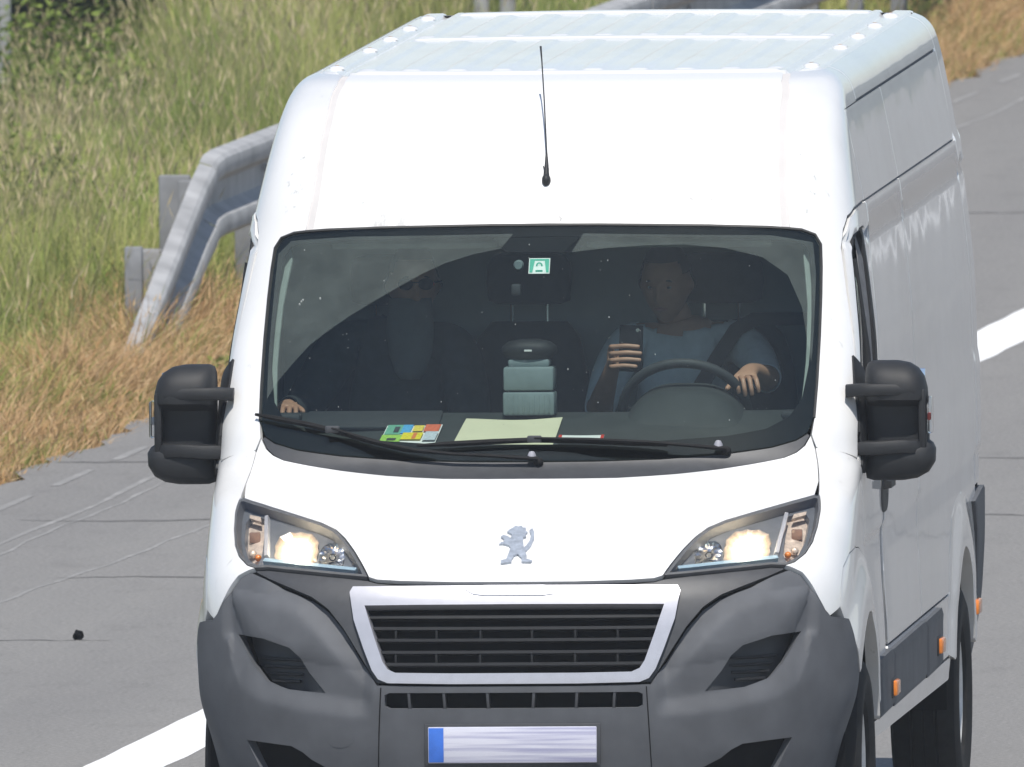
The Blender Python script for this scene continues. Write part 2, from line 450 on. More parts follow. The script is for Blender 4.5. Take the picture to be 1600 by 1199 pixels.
# asphalt: pale worn binder with visible grit, long wheel-polished bands, faint stains
m, n, l, b = new_mat('worn_asphalt')
g1 = noise(n, l, 55, 4, 0.8); g2 = noise(n, l, 0.5, 5, 0.6, stretch=(2.2, 0.12, 1)); g3 = noise(n, l, 5, 5, 0.65, stretch=(1, 0.35, 1))
r1 = ramp(n, l, g1.outputs[0], [(0.30, (0.128, 0.124, 0.119)), (0.50, (0.202, 0.196, 0.187)), (0.74, (0.32, 0.31, 0.296))])
r2 = ramp(n, l, g2.outputs[0], [(0.30, (0.88, 0.88, 0.89)), (0.55, (1, 1, 1)), (0.75, (1.06, 1.05, 1.04))])
r3 = ramp(n, l, g3.outputs[0], [(0.25, (0.86, 0.85, 0.85)), (0.45, (1, 1, 1)), (0.8, (1.04, 1.03, 1.03))])
a1 = n.new('ShaderNodeMix'); a1.data_type = 'RGBA'; a1.blend_type = 'MULTIPLY'; a1.inputs[0].default_value = 1
a2 = n.new('ShaderNodeMix'); a2.data_type = 'RGBA'; a2.blend_type = 'MULTIPLY'; a2.inputs[0].default_value = 1
l.new(r1.outputs[0], a1.inputs[6]); l.new(r2.outputs[0], a1.inputs[7]); l.new(a1.outputs[2], a2.inputs[6]); l.new(r3.outputs[0], a2.inputs[7])
l.new(a2.outputs[2], b.inputs['Base Color']); b.inputs['Roughness'].default_value = 0.85; b.inputs['Specular IOR Level'].default_value = 0.25
bump(n, l, g1.outputs[0], 0.35, 0.004, b); M['asphalt'] = m
# road paint, scuffed
m, n, l, b = new_mat('road_paint')
g1 = noise(n, l, 40, 5, 0.7); r1 = ramp(n, l, g1.outputs[0], [(0.30, (0.50, 0.50, 0.49)), (0.42, (0.76, 0.76, 0.75))])
l.new(r1.outputs[0], b.inputs['Base Color']); b.inputs['Roughness'].default_value = 0.7; M['paint'] = m
m, n, l, b = new_mat('thin_worn_paint')
g1 = noise(n, l, 14, 5, 0.75, stretch=(1, 0.3, 1)); r1 = ramp(n, l, g1.outputs[0], [(0.50, (0.222, 0.216, 0.207)), (0.70, (0.34, 0.33, 0.32))])
l.new(r1.outputs[0], b.inputs['Base Color']); b.inputs['Roughness'].default_value = 0.8; M['scuff'] = m
M['crack'] = simple('crack_tar', (0.125, 0.12, 0.115), 0.9, var=0.4, vs=12)
M['soil'] = simple('dry_soil', (0.125, 0.125, 0.075), 0.95, var=0.4, vs=3, bs=0.5, bscale=20)

struct(mk('ground', [(-3000, -400, -0.05), (3000, -400, -0.05), (3000, 5600, -0.05), (-3000, 5600, -0.05)], [(0, 1, 2, 3)], 'soil', smooth=False))
# low wooded ridge all round, unseen, added to darken the roof's reflected horizon
M['hill'] = simple('unseen_wood', (0.075, 0.088, 0.085), 0.95, var=0.5, vs=0.05)
V = []; F = []; K_ = 120
for k in range(K_):
    a = 2*pi*k/K_; rr_ = 520+60*sin(3*a)+30*sin(7*a+1); hh = 15+5*sin(5*a+2)+3*sin(11*a)+2*sin(23*a+1)
    if abs(((a-1.5*pi)+pi) % (2*pi)-pi) < 0.5: hh *= 0.5
    V += [(rr_*cos(a), rr_*sin(a), -1), (rr_*1.12*cos(a), rr_*1.12*sin(a), hh*0.7), (rr_*1.5*cos(a), rr_*1.5*sin(a), hh), (rr_*1.9*cos(a), rr_*1.9*sin(a), -1)]
for k in range(K_):
    j = (k+1) % K_
    for i in range(3): F.append((4*k+i, 4*j+i, 4*j+i+1, 4*k+i+1))
struct(mk('unseen_hills', V, F, 'hill'))
def xe(y): return -4.73+KR*y                 # road edge on the verge side
ys = np.concatenate([np.arange(-140, 15, 5.0), np.arange(15, 75, 0.25), np.arange(75, 420, 6.0)])
def wob(y): return 0.035*math.sin(y*2.1)+0.03*math.sin(y*5.3+1)+0.02*math.sin(y*11+2)
road = struct(ribbon('road', [(y, xe(y)+wob(y), xe(y)+32.0) for y in ys], 'asphalt', z=0.0))  # right side widened out of view so the flank reflects grey asphalt
line = ribbon('edge_line', [(y, -2.20+KR*y+0.004*math.sin(y*7), -1.93+KR*y+0.006*math.sin(y*5+1)) for y in np.arange(-120, 300, 0.5)], 'paint', road, z=0.0015)
line2 = ribbon('edge_line', [(y, 5.9+KR*y, 6.15+KR*y) for y in np.arange(-120, 300, 3.0)], 'paint', road, z=0.0015)
def crack(y0, xa, xb, w):
    pts = []; x = xa; y = y0; rr = random.Random(int(y0*100+xa*10))
    V = []; F = []; k = 0
    while x < xb:
        y += rr.uniform(-0.05, 0.05)+0.25*(y0-y); ww = w*rr.uniform(0.35, 1.2)*min(1, (x-xa)/0.4+0.15, (xb-x)/0.4+0.15)
        V += [(x, y-ww/2, 0.0014), (x, y+ww/2, 0.0014)]; x += rr.uniform(0.04, 0.10)
    for i in range(len(V)//2-1): F.append((2*i, 2*i+2, 2*i+3, 2*i+1))
    mk('crack', V, F, 'crack', road, smooth=False)
for a in ((26.2, -4.08, -3.2, 0.16), (22.1, -3.8, -2.1, 0.08), (18.3, -3.3, -2.0, 0.06), (18.3, -3.9, -3.45, 0.05), (14.3, -3.7, -2.6, 0.04), (26.2, -1.2, 2.5, 0.07), (40.3, -1.0, 2.0, 0.06), (46.5, -3.4, -1.6, 0.08), (22.1, -1.3, 4.5, 0.07), (9.0, 1.4, 5.0, 0.05)): crack(*a)
y = 16.0
rr = random.Random(3)
while y < 75:                                # broken remains of an old thin line along the shoulder
    ln = rr.uniform(0.35, 1.3); x0 = xe(y)+0.22
    ribbon('worn_dash', [(y, x0, x0+0.035), (y+ln*0.5, x0+KR*ln*0.5-0.006, x0+0.05), (y+ln, x0+KR*ln, x0+KR*ln+0.03)], 'scuff', road, z=0.0016); y += ln+rr.uniform(0.4, 1.0)
def scuff(ya, xa, yb, xb, w):
    N_ = 60; pts = []
    for i in range(N_+1):
        t = i/N_; y_ = ya+(yb-ya)*t; x_ = xa+(xb-xa)*t+0.012*math.sin(y_*1.7)+0.006*math.sin(y_*6); q = w*(0.5+0.5*abs(math.sin(y_*2.3)))
        pts.append((y_, x_-q/2, x_+q/2))
    ribbon('tyre_scuff', pts, 'scuff', road, z=0.0012)
scuff(17, xe(17)+0.55, 70, xe(70)+0.52, 0.03); scuff(14.5, -3.42, 30, -2.62, 0.022); scuff(17, xe(17)+0.62, 34, xe(34)+0.64, 0.02)
# gravel-dark debris on the shoulder
mb = MB(); mb.ball((0, 0, 0), 0.023, 12, 8)
V = [(x*(1.25 if x > 0 else 0.8), y_*0.9, max(z*0.75, -0.02)+0.25*x*(x < -0.01)) for x, y_, z in mb.V]
V = [(-2.80+0.8*a+0.004*random.uniform(-1, 1), 14.34+b_+0.003*random.uniform(-1, 1), 0.016+c+0.003*random.uniform(-1, 1)) for a, b_, c in V]
tag(mk('road_debris', V, mb.F, 'pit', loc=(-2.80, 14.34, 0.0)), 'small dark lump of debris lying on the grey shoulder', 'debris')

# ------------------------------------------------------------------ crash barrier
PROF = [(0.0, 0.0), (0.048, 0.014), (0.063, 0.030), (0.066, 0.045), (0.066, 0.080), (0.060, 0.096), (0.010, 0.126), (0.0, 0.138), (0.0, 0.222), (0.010, 0.234), (0.060, 0.264), (0.066, 0.280), (0.066, 0.315), (0.063, 0.330), (0.048, 0.346), (0.0, 0.360)]
def beam(name, path, mat, parent):
    """W-section swept along [(x, y, ztop, drop direction)]"""
    mb = MB(); rings = []
    for i, (x, y_, zt) in enumerate(path):
        a = Vector(path[max(i-1, 0)]); c = Vector(path[min(i+1, len(path)-1)]); t = (c-a).normalized()
        nrm = Vector((1, 0, 0))-t*t.x; nrm.normalize(); up = nrm.cross(t)
        if up.z < 0: up = -up
        p = Vector((x, y_, zt))
        o = [p+nrm*q-up*(0.360-h) for q, h in PROF]; inn = [p+nrm*(q-0.005)-up*(0.360-h) for q, h in PROF]
        rings.append(o+inn[::-1])
    mb.loft(rings); return mb.obj(name, mat, parent, sharp=28)
def xr(y): return -4.465+KR*(y-36)
rail = empty('guardrail', (xr(50), 50, 0), 'galvanised steel crash barrier whose near end slopes down into the dry grass', 'guardrail')
beam('ramp_beam', [(-4.455, 31.9, -0.02), (-4.455, 32.7, 0.12), (-4.457, 33.6, 0.29), (-4.46, 34.6, 0.48), (-4.464, 35.5, 0.645), (-4.466, 35.9, 0.70)], 'zinc', rail)
yy = [35.85, 36.0, 36.2, 37.0]+list(np.arange(40.0, 118, 4.0))
for i in range(3, len(yy)-1):
    a, c = yy[i], yy[i+1]+0.16
    if i == 3: beam('beam', [(xr(35.9), 35.9, 0.705), (xr(36.05), 36.05, 0.728), (xr(36.3), 36.3, 0.738), (xr(38), 38, 0.742), (xr(40.16), 40.16, 0.745)], 'zinc', rail)
    else: beam('beam', [(xr(a)+0.004*(i % 2), a, 0.745), (xr(c)+0.004*(i % 2), c, 0.745)], 'zinc', rail)
for k, (y_, zt, w) in enumerate([(34.3, 0.44, 0.07), (36.15, 0.62, 0.09)]+[(q, 0.70, 0.08) for q in np.arange(38, 118, 2.0)]):
    x = xr(y_)-0.075
    o = MB().box((x, y_, zt/2-0.1), (w, 0.055, zt+0.2), 0.006).obj('post', 'zincd', rail)
    if k > 0: MB().box((x+0.03, y_, zt-0.12), (0.09, 0.07, 0.13), 0.008).obj('spacer', 'zincd', o)
    if k > 1: MB().lathe([(0.0, 0.086-0.07), (0.016, 0.012), (0.018, 0.0)], (xr(y_)+0.008, y_, zt-0.113), 'x', 10).obj('bolt', 'zinc', rail)
MB().box((xr(34.2)-0.155, 35.6, 0.15), (0.14, 0.14, 0.44), 0.02).obj('end_anchor', 'concrete', rail)
MB().box((xr(36)-0.16, 36.45, 0.36), (0.13, 0.03, 0.54), 0.01).obj('post_plate', 'zincd', rail)

# two-legged sign seen from behind and a lone pole, both in the tall grass
sg = empty('road_sign', (-5.26, 58, 0), 'twin grey steel sign legs standing in tall grass behind the barrier', 'sign')
for x in (-5.325, -5.205): MB().tube([(x, 58, -0.1), (x, 58, 3.2)], 0.036, 14).obj('post', 'zinc', sg)
MB().box((-5.265, 57.94, 2.75), (1.1, 0.03, 0.8), 0.012).obj('sign_panel', 'zincd', sg)
pl = empty('roadside_pole', (-7.43, 57, 0), 'single pale grey pole rising from the grass at the left edge', 'pole')
MB().tube([(-7.43, 57, -0.1), (-7.43, 57, 4.5)], 0.033, 14).obj('shaft', 'zinc', pl); MB().ball((-7.43, 57, 4.5), 0.034).obj('cap', 'zincd', pl)

# ------------------------------------------------------------------ grass
def leaf_mat(name, trans=0.35):
    m = bpy.data.materials.new(name); m.use_nodes = True; n = m.node_tree.nodes; l = m.node_tree.links
    b = n['Principled BSDF']; at = n.new('ShaderNodeAttribute'); at.attribute_name = 'tint'
    l.new(at.outputs['Color'], b.inputs['Base Color']); b.inputs['Roughness'].default_value = 0.65; b.inputs['Specular IOR Level'].default_value = 0.2
    tr = n.new('ShaderNodeBsdfTranslucent'); l.new(at.outputs['Color'], tr.inputs[0])
    mx = n.new('ShaderNodeMixShader'); mx.inputs[0].default_value = trans
    l.new(b.outputs[0], mx.inputs[1]); l.new(tr.outputs[0], mx.inputs[2]); l.new(mx.outputs[0], n['Material Output'].inputs[0])
    return m
M['blade'] = leaf_mat('grass_blade'); M['leaf'] = leaf_mat('leaf_blade', 0.3)
def tri_mesh(name, V, T, colr, mat, parent=None):
    me = bpy.data.meshes.new(name); nv, nt = len(V), len(T)
    me.vertices.add(nv); me.vertices.foreach_set('co', np.ascontiguousarray(V, np.float32).ravel())
    me.loops.add(nt*3); me.loops.foreach_set('vertex_index', np.ascontiguousarray(T, np.int32).ravel())
    me.polygons.add(nt); me.polygons.foreach_set('loop_start', np.arange(0, nt*3, 3, dtype=np.int32)); me.polygons.foreach_set('loop_total', np.full(nt, 3, np.int32))
    me.polygons.foreach_set('use_smooth', np.ones(nt, bool))
    at = me.attributes.new('tint', 'FLOAT_COLOR', 'POINT'); at.data.foreach_set('color', np.concatenate([colr, np.ones((nv, 1))], 1).astype(np.float32).ravel())
    me.materials.append(M[mat]); me.update(calc_edges=True)
    o = bpy.data.objects.new(name, me); return link(o, parent)
def blades(base, h, w, lean, ang, droop, c0, c1, head=None):
    """curved tapering blades: base (n,3), per-blade height, width, lean, heading, droop, root and tip colour"""
    n_ = len(base); ts = np.array([0, 0.38, 0.72, 1.0])
    dx = np.stack([np.cos(ang), np.sin(ang)], 1); fa = rng.uniform(0, 2*pi, n_); wx = np.stack([np.cos(fa), np.sin(fa)*0.6], 1)
    V = np.zeros((n_, 7, 3)); K = np.zeros((n_, 7, 3)); k = 0
    for i, t in enumerate(ts):
        out = (lean*t+droop*t**3)*h; up = h*(t-0.45*droop*t**3)
        p = base+np.concatenate([dx*out[:, None], up[:, None]], 1)
        ww = w*(1-t**1.6)*0.5+w*0.08
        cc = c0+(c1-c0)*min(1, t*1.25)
        if i < 3:
            V[:, k] = p-np.concatenate([wx*ww[:, None], np.zeros((n_, 1))], 1); V[:, k+1] = p+np.concatenate([wx*ww[:, None], np.zeros((n_, 1))], 1)
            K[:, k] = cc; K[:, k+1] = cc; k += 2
        else: V[:, k] = p; K[:, k] = cc
    T0 = np.array([[0, 1, 3], [0, 3, 2], [2, 3, 5], [2, 5, 4], [4, 5, 6]])
    T = (np.arange(n_)[:, None, None]*7+T0[None]).reshape(-1, 3)
    V = V.reshape(-1, 3); K = K.reshape(-1, 3)
    if head is not None:                      # seed heads: slim crossed spindles at the tips of some stems
        idx, hl, hw_, hc = head; tip = V.reshape(n_, 7, 3)[idx, 6]; dr = tip-V.reshape(n_, 7, 3)[idx, 4]; dr /= np.maximum(np.linalg.norm(dr, axis=1, keepdims=True), 1e-6)
        m_ = len(idx); s1 = np.stack([wx[idx, 0], wx[idx, 1], np.zeros(m_)], 1); s1 /= np.linalg.norm(s1, axis=1, keepdims=True); s2 = np.cross(dr, s1)
        H = np.zeros((m_, 6, 3)); a = tip-dr*(hl*0.35)[:, None]; e = tip+dr*(hl*0.65)[:, None]; q = tip
        H[:, 0] = a; H[:, 1] = e; H[:, 2] = q+s1*hw_[:, None]; H[:, 3] = q-s1*hw_[:, None]; H[:, 4] = q+s2*hw_[:, None]; H[:, 5] = q-s2*hw_[:, None]
        TH = np.array([[0, 2, 1], [0, 1, 3], [0, 4, 1], [0, 1, 5]]); TT = (np.arange(m_)[:, None, None]*6+TH[None]).reshape(-1, 3)+len(V)
        V = np.concatenate([V, H.reshape(-1, 3)]); T = np.concatenate([T, TT]); K = np.concatenate([K, np.repeat(hc, 6, 0)])
    return V, T, K
def patch(x, y_, f=1.0, ph=0.0):              # smooth patchiness in the meadow, 0..1
    return 0.5+0.5*np.tanh(1.1*(np.sin(x*2.3*f+y_*0.37*f+ph)+np.sin(-x*1.1*f+y_*0.83*f+1.7+ph)+0.8*np.sin(x*4.1*f+y_*1.9*f+0.6+ph)+0.6*np.sin(x*7.7*f-y_*2.7*f+ph)))
def xleft(y_): return -4.6-(y_-30)*0.1065-0.5   # what a lens on the bridge can see, with a margin
def scatter(n_, y0, y1, dmin, dmax, pw=1.0):
    y_ = y0+(y1-y0)*rng.uniform(0, 1, n_)**pw; d = dmin+(dmax-dmin)*rng.uniform(0, 1, n_)
    x = -4.73+KR*y_-d; return x, y_, d
def stuff(o, label, cat): o['kind'] = 'stuff'; o['label'] = label; o['category'] = cat; return o
def mixc(a, b_, t): return np.asarray(a)[None]*(1-t)[:, None]+np.asarray(b_)[None]*t[:, None]
# tall flowering meadow grass
x, y_, d = scatter(420000, 24, 84, 0.55, 8.5)
keep = (x > xleft(y_)-0.5) & (rng.uniform(0, 1, len(x)) < np.clip((d-0.55)/0.5, 0.05, 1)) & (rng.uniform(0, 1, len(x)) < np.where((x > -3.8-(y_-36)*0.0962) & (y_ < 58), 0.25, 1.0))
x, y_, d = x[keep], y_[keep], d[keep]; n_ = len(x)
pt = patch(x, y_); p2 = patch(x, y_, 1.7, 2.0); p3 = patch(x, y_, 0.6, 4.0)
h = np.clip((0.34+0.30*p3+0.22*rng.uniform(0, 1, n_))*np.clip(0.35+d*0.6, 0.4, 1.0), 0.15, 1.0); stem = rng.uniform(0, 1, n_) < 0.10
h = np.where(stem, h*rng.uniform(1.05, 1.45, n_), h*rng.uniform(0.45, 1.0, n_)); h = h*np.where((y_ > 44) & (x < -4.60-0.099*(y_-36)), 1-0.55*np.clip((y_-44)/8, 0, 1), 1.0); w = np.where(stem, rng.uniform(0.0022, 0.0035, n_), rng.uniform(0.0035, 0.0085, n_))
t = np.clip(pt*0.75+rng.normal(0, 0.22, n_), 0, 1); c1 = mixc((0.215, 0.30, 0.060), (0.55, 0.52, 0.18), t)
c1 = np.where(stem[:, None], mixc((0.44, 0.42, 0.18), (0.62, 0.53, 0.30), rng.uniform(0, 1, n_)), c1)
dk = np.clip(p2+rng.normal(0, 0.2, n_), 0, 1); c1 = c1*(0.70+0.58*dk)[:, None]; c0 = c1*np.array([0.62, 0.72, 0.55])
idx = np.nonzero(stem)[0]; hc = mixc((0.52, 0.43, 0.24), (0.70, 0.60, 0.40), rng.uniform(0, 1, len(idx)))
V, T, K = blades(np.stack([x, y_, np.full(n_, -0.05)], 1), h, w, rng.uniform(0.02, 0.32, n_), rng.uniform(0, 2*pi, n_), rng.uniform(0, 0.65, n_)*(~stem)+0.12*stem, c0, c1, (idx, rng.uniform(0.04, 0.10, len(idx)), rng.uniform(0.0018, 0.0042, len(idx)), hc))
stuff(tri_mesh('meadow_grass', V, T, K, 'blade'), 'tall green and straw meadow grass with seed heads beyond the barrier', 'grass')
# sun-dried fringe along the road
x, y_, d = scatter(150000, 17, 80, -0.03, 1.12)
keep = (x > xleft(y_)-0.5) & (rng.uniform(0, 1, len(x)) < np.clip((d+0.03)/0.12, 0.1, 1)*np.clip((1.15-d)/0.45, 0.08, 1)); x, y_, d = x[keep], y_[keep], d[keep]; n_ = len(x)
pt = patch(x, y_, 1.3, 5.0); h = (0.05+0.24*np.clip(d/0.5, 0, 1)*(0.5+0.5*pt))*rng.uniform(0.55, 1.35, n_)
t = np.clip(rng.normal(0.45, 0.3, n_), 0, 1); c1 = mixc((0.50, 0.29, 0.125), (0.72, 0.53, 0.31), t); gr = rng.uniform(0, 1, n_) < 0.07+0.40*np.clip(d-0.35, 0, 1)+0.35*(patch(x, y_, 2.1, 1.0) > 0.83)
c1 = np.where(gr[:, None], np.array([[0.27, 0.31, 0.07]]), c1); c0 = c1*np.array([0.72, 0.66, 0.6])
idx = np.nonzero(rng.uniform(0, 1, n_) < 0.08)[0]; hc = mixc((0.60, 0.38, 0.17), (0.72, 0.56, 0.34), rng.uniform(0, 1, len(idx)))
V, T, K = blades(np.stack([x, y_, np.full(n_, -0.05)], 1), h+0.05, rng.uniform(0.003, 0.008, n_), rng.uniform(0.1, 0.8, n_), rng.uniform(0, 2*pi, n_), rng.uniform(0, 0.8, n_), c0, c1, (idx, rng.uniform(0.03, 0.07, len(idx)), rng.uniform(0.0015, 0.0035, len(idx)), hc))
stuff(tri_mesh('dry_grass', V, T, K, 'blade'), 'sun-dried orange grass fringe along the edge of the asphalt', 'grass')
# broad-leaved weeds: leaf quads on short stems
def weed(name, cx, cy, rad, hgt, nl, ca, cb, label, ls=(0.03, 0.07), cat='plant', group=None):
    a = rng.uniform(0, 2*pi, nl); r = rad*np.sqrt(rng.uniform(0, 1, nl)); hz = hgt*rng.uniform(0.15, 1, nl)*np.sqrt(np.clip(1-(r/rad)**2*0.8, 0.1, 1))
    base = np.stack([cx+r*np.cos(a), cy+r*np.sin(a)*1.2, hz-0.03], 1); L_ = rng.uniform(*ls, nl); az = rng.uniform(0, 2*pi, nl); tl = rng.uniform(-0.2, 0.9, nl)
    dr = np.stack([np.cos(az)*np.cos(tl), np.sin(az)*np.cos(tl), np.sin(tl)], 1); sd = np.stack([-np.sin(az), np.cos(az), rng.uniform(-.4, .4, nl)], 1); up = np.cross(dr, sd)
    V = np.stack([base, base+dr*(L_*0.45)[:, None]+sd*(L_*0.27)[:, None]+up*(L_*0.06)[:, None], base+dr*(L_*0.45)[:, None]-sd*(L_*0.27)[:, None]+up*(L_*0.06)[:, None], base+dr*L_[:, None]], 1)
    T = (np.arange(nl)[:, None, None]*4+np.array([[0, 2, 1], [1, 2, 3]])[None]).reshape(-1, 3)
    K = np.repeat(mixc(ca, cb, rng.uniform(0, 1, nl)), 4, 0)
    root = empty(name, (cx, cy, -0.05), label, cat, group)
    tri_mesh('foliage', V.reshape(-1, 3), T, K, 'leaf', root)
    mb = MB()
    for k in range(7):
        q = 2*pi*k/7; mb.tube([(cx, cy, -0.06), (cx+rad*0.3*cos(q), cy+rad*0.3*sin(q), hgt*0.4), (cx+rad*0.6*cos(q), cy+rad*0.6*sin(q), hgt*0.75)], [0.006, 0.004, 0.002], 5)
    mb.obj('stem', M['weedstem'], root); return root
M['weedstem'] = simple('weed_stem', (0.10, 0.12, 0.04), 0.8)
LG = ((0.10, 0.17, 0.025), (0.27, 0.36, 0.06))
weed('roadside_weed', -5.02, 37.0, 0.30, 0.26, 900, *LG, 'bright green leafy weed left of the sloping barrier end', ls=(0.03, 0.06))
weed('roadside_weed', -4.99, 34.2, 0.24, 0.22, 600, (0.12, 0.16, 0.03), (0.30, 0.34, 0.07), 'low green weed in the dry grass before the barrier end', ls=(0.025, 0.05))
weed('roadside_weed', -4.27, 30.3, 0.15, 0.10, 500, *LG, 'small green tuft at the asphalt edge behind the left mirror', ls=(0.02, 0.05))
weed('roadside_weed', -3.99, 32.6, 0.16, 0.12, 500, *LG, 'green tuft at the asphalt edge beside the van windscreen pillar', ls=(0.02, 0.05))
weed('roadside_weed', -5.95, 42.5, 0.45, 0.62, 1500, (0.10, 0.15, 0.03), (0.25, 0.30, 0.07), 'green leafy weed among the tall grass, nearer the barrier end', ls=(0.03, 0.07), group='leafy weeds in the meadow')
weed('roadside_weed', -6.9, 53.5, 0.5, 0.8, 1700, (0.10, 0.15, 0.03), (0.25, 0.32, 0.07), 'green leafy weed deep in the tall grass at the upper left', ls=(0.03, 0.07), group='leafy weeds in the meadow')
weed('roadside_weed', -4.03, 64.5, 0.35, 0.32, 900, (0.10, 0.14, 0.03), (0.24, 0.28, 0.06), 'green weed in the dry grass beside the van roof corner', ls=(0.03, 0.06))
# dark shrubs that close the view
for k, (sx, sy, rad, hh, lb) in enumerate([(-7.62, 60.6, 0.30, 1.5, 'dark green shrub beyond the meadow beside the pale pole'), (-7.12, 61.4, 0.34, 1.6, 'dark green shrub beyond the meadow, right of its neighbour'), (-4.0, 84, 0.9, 1.6, 'dark shrub beyond the barrier behind the van roof')]):
    weed('shrub', sx, sy, rad, hh, 5200, (0.020, 0.032, 0.012), (0.07, 0.10, 0.03), lb, ls=(0.04, 0.09), cat='shrub')

# ================================================================== THE VAN
van = empty('van', (0, 2.966, 0), 'white panel van with grey bumper and lit headlights driving on the road', 'van')
ss = lambda t: np.clip(t, 0, 1)**2*(3-2*np.clip(t, 0, 1))
def arc(cy, cz, r, a0, a1, n_=14): return [(cy+r*cos(radians(a0+(a1-a0)*i/n_)), cz+r*sin(radians(a0+(a1-a0)*i/n_))) for i in range(n_+1)]
# --- outlines shared by neighbouring panels (x or y, z) on the skin
WS_BOT = [(0, 1.267), (0.14, 1.267), (0.27, 1.268), (0.36, 1.272), (0.45, 1.277), (0.55, 1.286), (0.64, 1.297), (0.72, 1.309), (0.78, 1.320), (0.815, 1.334), (0.840, 1.354), (0.857, 1.385)]
WS_SIDE = [(0.865, 1.436), (0.868, 1.54), (0.868, 1.68), (0.865, 1.80), (0.861, 1.885), (0.855, 1.950), (0.836, 1.980), (0.795, 1.996)]
WS_TOP = [(0.755, 2.001), (0.695, 2.006), (0.51, 2.014), (0.30, 2.018), (0.16, 2.020), (0, 2.021)]
HL_TOP = [(0.457, 0.992), (0.478, 1.024), (0.512, 1.068), (0.548, 1.105), (0.580, 1.128), (0.625, 1.146), (0.690, 1.163), (0.760, 1.181), (0.820, 1.196), (0.888, 1.212)]
HL_OUT = [(0.903, 1.209), (0.911, 1.170), (0.907, 1.120), (0.898, 1.078), (0.880, 1.046), (0.850, 1.022), (0.822, 1.014)]
HL_BOT = [(0.78, 1.017), (0.65, 1.007), (0.53, 0.997)]
GR_OUT = [(0, 0.665), (0.20, 0.665), (0.39, 0.668), (0.420, 0.680), (0.440, 0.708), (0.465, 0.770), (0.498, 0.862), (0.513, 0.945), (0.503, 0.962), (0.30, 0.964), (0, 0.965)]
GR_IN = [(0, 0.699), (0.20, 0.699), (0.365, 0.701), (0.390, 0.712), (0.405, 0.735), (0.435, 0.820), (0.463, 0.905), (0.30, 0.907), (0, 0.908)]
BLK = [(0.427, 0.672), (0.468, 0.730), (0.490, 0.765), (0.537, 0.839), (0.586, 0.898), (0.640, 0.936), (0.70, 0.960), (0.78, 0.990), (0.826, 1.010)]
BMP_TOP = [(0.840, 1.008), (0.875, 0.990), (0.905, 0.950), (0.928, 0.905), (0.945, 0.870), (0.958, 0.852)]
px = lambda L: [X(*p) for p in L]
py = lambda L: [Y(*p) for p in L]
# --- bonnet
bonnet = panel('bonnet', sym(px([(0, 0.976), (0.19, 0.976), (0.36, 0.980), (0.43, 0.984)]+HL_TOP+[(0.893, 1.25), (0.882, 1.30), (0.872, 1.345)]+WS_BOT[11:0:-1]+[WS_BOT[0]])), 'white', van, step=0.05)
# --- scuttle, glass, black border
panel('cowl', sym(px(WS_BOT+[(0.848, 1.392), (0.815, 1.372), (0.74, 1.352), (0.60, 1.335), (0.40, 1.322), (0.20, 1.317), (0, 1.316)])), 'dgrey', van, off=-0.004, step=0.04)
FR_IN = [(0, 1.368), (0.3, 1.372), (0.6, 1.392), (0.72, 1.412), (0.79, 1.448), (0.826, 1.50), (0.842, 1.60), (0.842, 1.76), (0.836, 1.86), (0.826, 1.930), (0.808, 1.957), (0.775, 1.968), (0.60, 1.981), (0.30, 1.988), (0, 1.990)]
WS = px([(0, 1.316), (0.20, 1.317), (0.40, 1.322), (0.60, 1.335), (0.74, 1.352), (0.815, 1.372), (0.848, 1.392)]+WS_SIDE+WS_TOP)
glass = panel('windscreen', sym(WS), 'glass', van, off=-0.004, thick=0.005, step=0.06, cham=0)
panel('glass_border', sym(WS), 'frit', glass, off=-0.012, thick=0.004, holes=[sym(px(FR_IN))], step=0.03, cham=0)
strip_on_skin('screen_seal', px([(-a, c) for a, c in (WS_SIDE+WS_TOP[:-1])])+px((WS_SIDE+WS_TOP[:-1])[::-1]), 0.010, 0.003, 'rubber', glass, -0.003)
# unwiped dust outside the wiper sweep
m = bpy.data.materials.new('glass_dust'); m.use_nodes = True; n = m.node_tree.nodes; l = m.node_tree.links; b = n['Principled BSDF']
b.inputs['Base Color'].default_value = (0.42, 0.50, 0.46, 1); b.inputs['Roughness'].default_value = 0.9
tn = noise(n, l, 9, 6, 0.7); rp = ramp(n, l, tn.outputs[0], [(0.25, (0.06,)*3), (0.8, (0.13,)*3)]); l.new(rp.outputs[0], b.inputs['Alpha']); M['dust'] = m
def dust(pts): return panel('dust_film', px(pts), 'dust', glass, off=0.001, thick=0.0003, step=0.04, cham=0, gap=0)
dust([(-0.845, 1.50), (-0.817, 1.548), (-0.77, 1.605), (-0.717, 1.663), (-0.66, 1.706), (-0.594, 1.751), (-0.52, 1.795), (-0.444, 1.838), (-0.38, 1.873), (-0.308, 1.905), (-0.22, 1.932), (-0.135, 1.948), (-0.10, 1.992), (-0.60, 1.985), (-0.80, 1.97), (-0.840, 1.93), (-0.848, 1.70)])
dust([(0.086, 1.936), (0.20, 1.948), (0.309, 1.955), (0.43, 1.957), (0.56, 1.945), (0.68, 1.915), (0.76, 1.86), (0.81, 1.76), (0.83, 1.66), (0.846, 1.60), (0.845, 1.86), (0.83, 1.955), (0.70, 1.980), (0.12, 1.992)])
M['spot'] = simple('insect_specks', (0.30, 0.32, 0.31), 0.9)
mb = MB(); rr = random.Random(11)
for k in range(95):
    p = SX(rr.uniform(-0.80, 0.80), rr.uniform(1.42, 1.96), 0.0005); nn = Vector(BN(np.array(0.0), np.array(1.7))); q = rr.choice([0.0008, 0.0010, 0.0012, 0.0018])
    mb.ball(p, q*rr.uniform(0.6, 1.1), 6, 4, (1, 0.4, rr.uniform(0.8, 2.0)))
